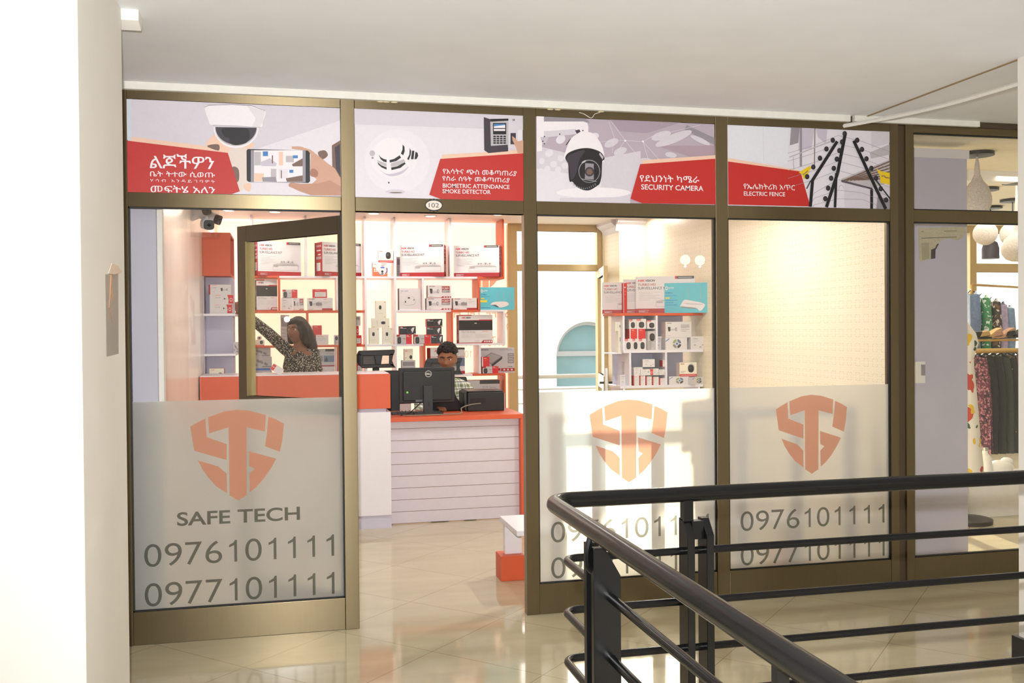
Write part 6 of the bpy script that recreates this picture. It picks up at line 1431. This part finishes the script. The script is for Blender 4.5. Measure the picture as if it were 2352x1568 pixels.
def garment(name, x, y, ztop, w, h, mat, label, group, rz=0, sleeves=True, shoulder=.06):
    e = empty(name, (x, y, ztop), rz); tag(e, label, 'clothing', group)
    mb = MB(); nx, nz = 12, 14; V = []; F = []
    for sgn in (-1, 1):
        for j in range(nz+1):
            t = j/nz; ww = w*(.34+.16*min(1, t*4)+.12*t)
            for i in range(nx+1):
                u = i/nx*2-1; zz = -h*t - (shoulder*abs(u)**1.5 if j == 0 else shoulder*abs(u)**1.5*max(0, 1-t*6))
                V.append((u*ww, sgn*(.045+.02*t)*math.sqrt(max(0, 1-u*u))+.012*math.sin(u*9+t*2+sgn)*t, zz))
    R = (nx+1)
    for g in range(2):
        b = g*R*(nz+1)
        for j in range(nz):
            for i in range(nx):
                q = (b+j*R+i, b+j*R+i+1, b+(j+1)*R+i+1, b+(j+1)*R+i); F.append(q if g == 0 else tuple(reversed(q)))
    mb.add(V, F, mat); mb.build('body', e, smooth=True)
    if sleeves:
        for s_ in (-1, 1): MB().tube([(s_*w*.36, 0, -shoulder*.8), (s_*w*.46, 0, -.25*h-.05), (s_*w*.47, .01, -.62*h)], [.045, .05, .04], mat, 10).build('sleeve', e, smooth=True)
    MB().tube([(-w*.34, 0, -.02), (0, 0, .01), (w*.34, 0, -.02)], .006, m_black, 6).build('hanger', e); return e
GJ = 'jackets on the upper rack'
zj = at(2240, 670, Y=3.3).z
def mat_c(n, c, sc=40): return pm('cloth_' + n, c, .85, noise=.2, scale=sc, bump=.3)
jk = [(2230, 'jacket with a pale blue denim front nearest the partition', mat_c('denim', (92, 108, 136))), (2255, 'green embroidered jacket in the middle of the rack', floral_mat('green_embroidery', (52, 120, 76), [((206, 206, 196), 26, .60), ((186, 84, 40), 18, .68)])), (2278, 'dark floral jacket between the green and the lilac ones', floral_mat('dark_floral', (54, 48, 44), [((196, 176, 160), 22, .56), ((110, 74, 50), 14, .6)])),
      (2293, 'lilac coat on the rack', mat_c('lilac', (160, 146, 172))), (2310, 'pale blue jacket at the right end of the rack', mat_c('pale_denim', (120, 142, 168)))]
for i, (px, lb, m) in enumerate(jk): garment('jacket', at(px, 700, Y=3.0+.12*i).x, 3.0+.12*i, zj-.05*i*.6, .46, .95, m, lb, GJ, math.radians(62))
rk = empty('clothes_rack', (6.5, 3.2, 0)); tag(rk, 'brass clothes rack carrying the jackets', 'rack')
MB().tube([(5.9, 2.9, zj+.05), (7.4, 3.7, zj+.05)], .012, m_brass, 8).build('rail', rk, loc=(-6.5, -3.2, 0))
for x, y in ((5.9, 2.9), (7.4, 3.7)): MB().tube([(x, y, 0), (x, y, zj+.05)], .012, m_brass, 8).build('post', rk, loc=(-6.5, -3.2, 0))
GD = 'long dresses under the bamboo bar'
ds = [(2246, 'wine red speckled long dress next to the white floral one', floral_mat('wine_speckle', (92, 42, 62), [((176, 120, 130), 60, .55), ((40, 30, 40), 30, .58)])), (2262, 'plain black long dress, first of the black ones', mat_c('black', (30, 29, 28))), (2280, 'black pleated long dress in the middle under the bar', mat_c('black_two', (36, 36, 34), 80)), (2298, 'dark grey long dress under the bar', mat_c('dark_grey', (56, 58, 54))),
      (2314, 'black long dress with a yellow and blue trim', floral_mat('black_trim', (34, 34, 34), [((196, 160, 60), 14, .70), ((70, 96, 120), 12, .70)])), (2332, 'dusty rose long dress beside the column', mat_c('rose', (150, 116, 110)))]
for i, (px, lb, m) in enumerate(ds): garment('long_dress', at(px, 830, Y=YR+.06).x, YR+.06, zrl-.03, .30, .84, m, lb, GD, math.radians(84), False, .03)
# white floral dress on a stand at the partition's edge
mq = at(2214, 900, Y=1.5)
me_ = empty('dress_stand', (mq.x, 1.5, 0)); tag(me_, 'dress stand with a white dress printed with yellow and red flowers by the lilac partition', 'mannequin')
z0_, z1_ = at(2230, 1085, Y=1.5).z, at(2230, 765, Y=1.5).z
m_fl = floral_mat('white_floral_print', (232, 226, 214), [((58, 90, 66), 9, .62), ((196, 70, 56), 7, .63), ((222, 186, 50), 6, .64)])
r_ = lambda px: (at(px, 900, Y=1.5)-at(2214, 900, Y=1.5)).length
MB().lathe([(r_(2250), z0_), (r_(2244), z0_+.25*(z1_-z0_)), (r_(2239), z0_+.5*(z1_-z0_)), (r_(2233), z0_+.75*(z1_-z0_)), (r_(2232), z0_+.82*(z1_-z0_)), (r_(2241), z0_+.93*(z1_-z0_)), (r_(2236), z1_), (.03, z1_+.08)], (0, 0, 0), m_fl, 28).build('dress', me_, smooth=True)
MB().lathe([(.2, 0), (.2, .03), (.02, .05), (.02, z0_+.05)], (0, 0, 0), m_black, 20).build('base', me_, smooth=True)
bt = at(2263, 1083, Y=1.75)
e = empty('bottle', (bt.x, 1.75, bt.z-.02)); tag(e, 'white bottle standing on the low display between the dresses', 'bottle')
MB().lathe([(.05, 0), (.05, .13), (.03, .16), (.022, .17), (.022, .19)], (0, 0, 0), m_white, 16).build('body', e, smooth=True); MB().lathe([(.024, .19), (.024, .215)], (0, 0, 0), m_steel, 16).build('cap', e)
mb = MB(); mb.solid(bt.x-.35, bt.x+.75, 1.6, 1.95, 0, bt.z-.02, m_white); tag(mb.build('display_plinth', bevel=.003), 'low white display plinth under the dresses', 'plinth')
mb = MB(); mb.ball((0, 0, .05), (.11, .08, .06), m_white, 14, 8); mb.ball((.06, 0, .09), (.05, .05, .04), m_white, 12, 6); o = mb.build('folded_scarf', smooth=True); q = at(2298, 1083, Y=1.75); o.location = (q.x, 1.75, bt.z-.02); tag(o, 'crumpled white cloth on the display plinth by the column', 'cloth')
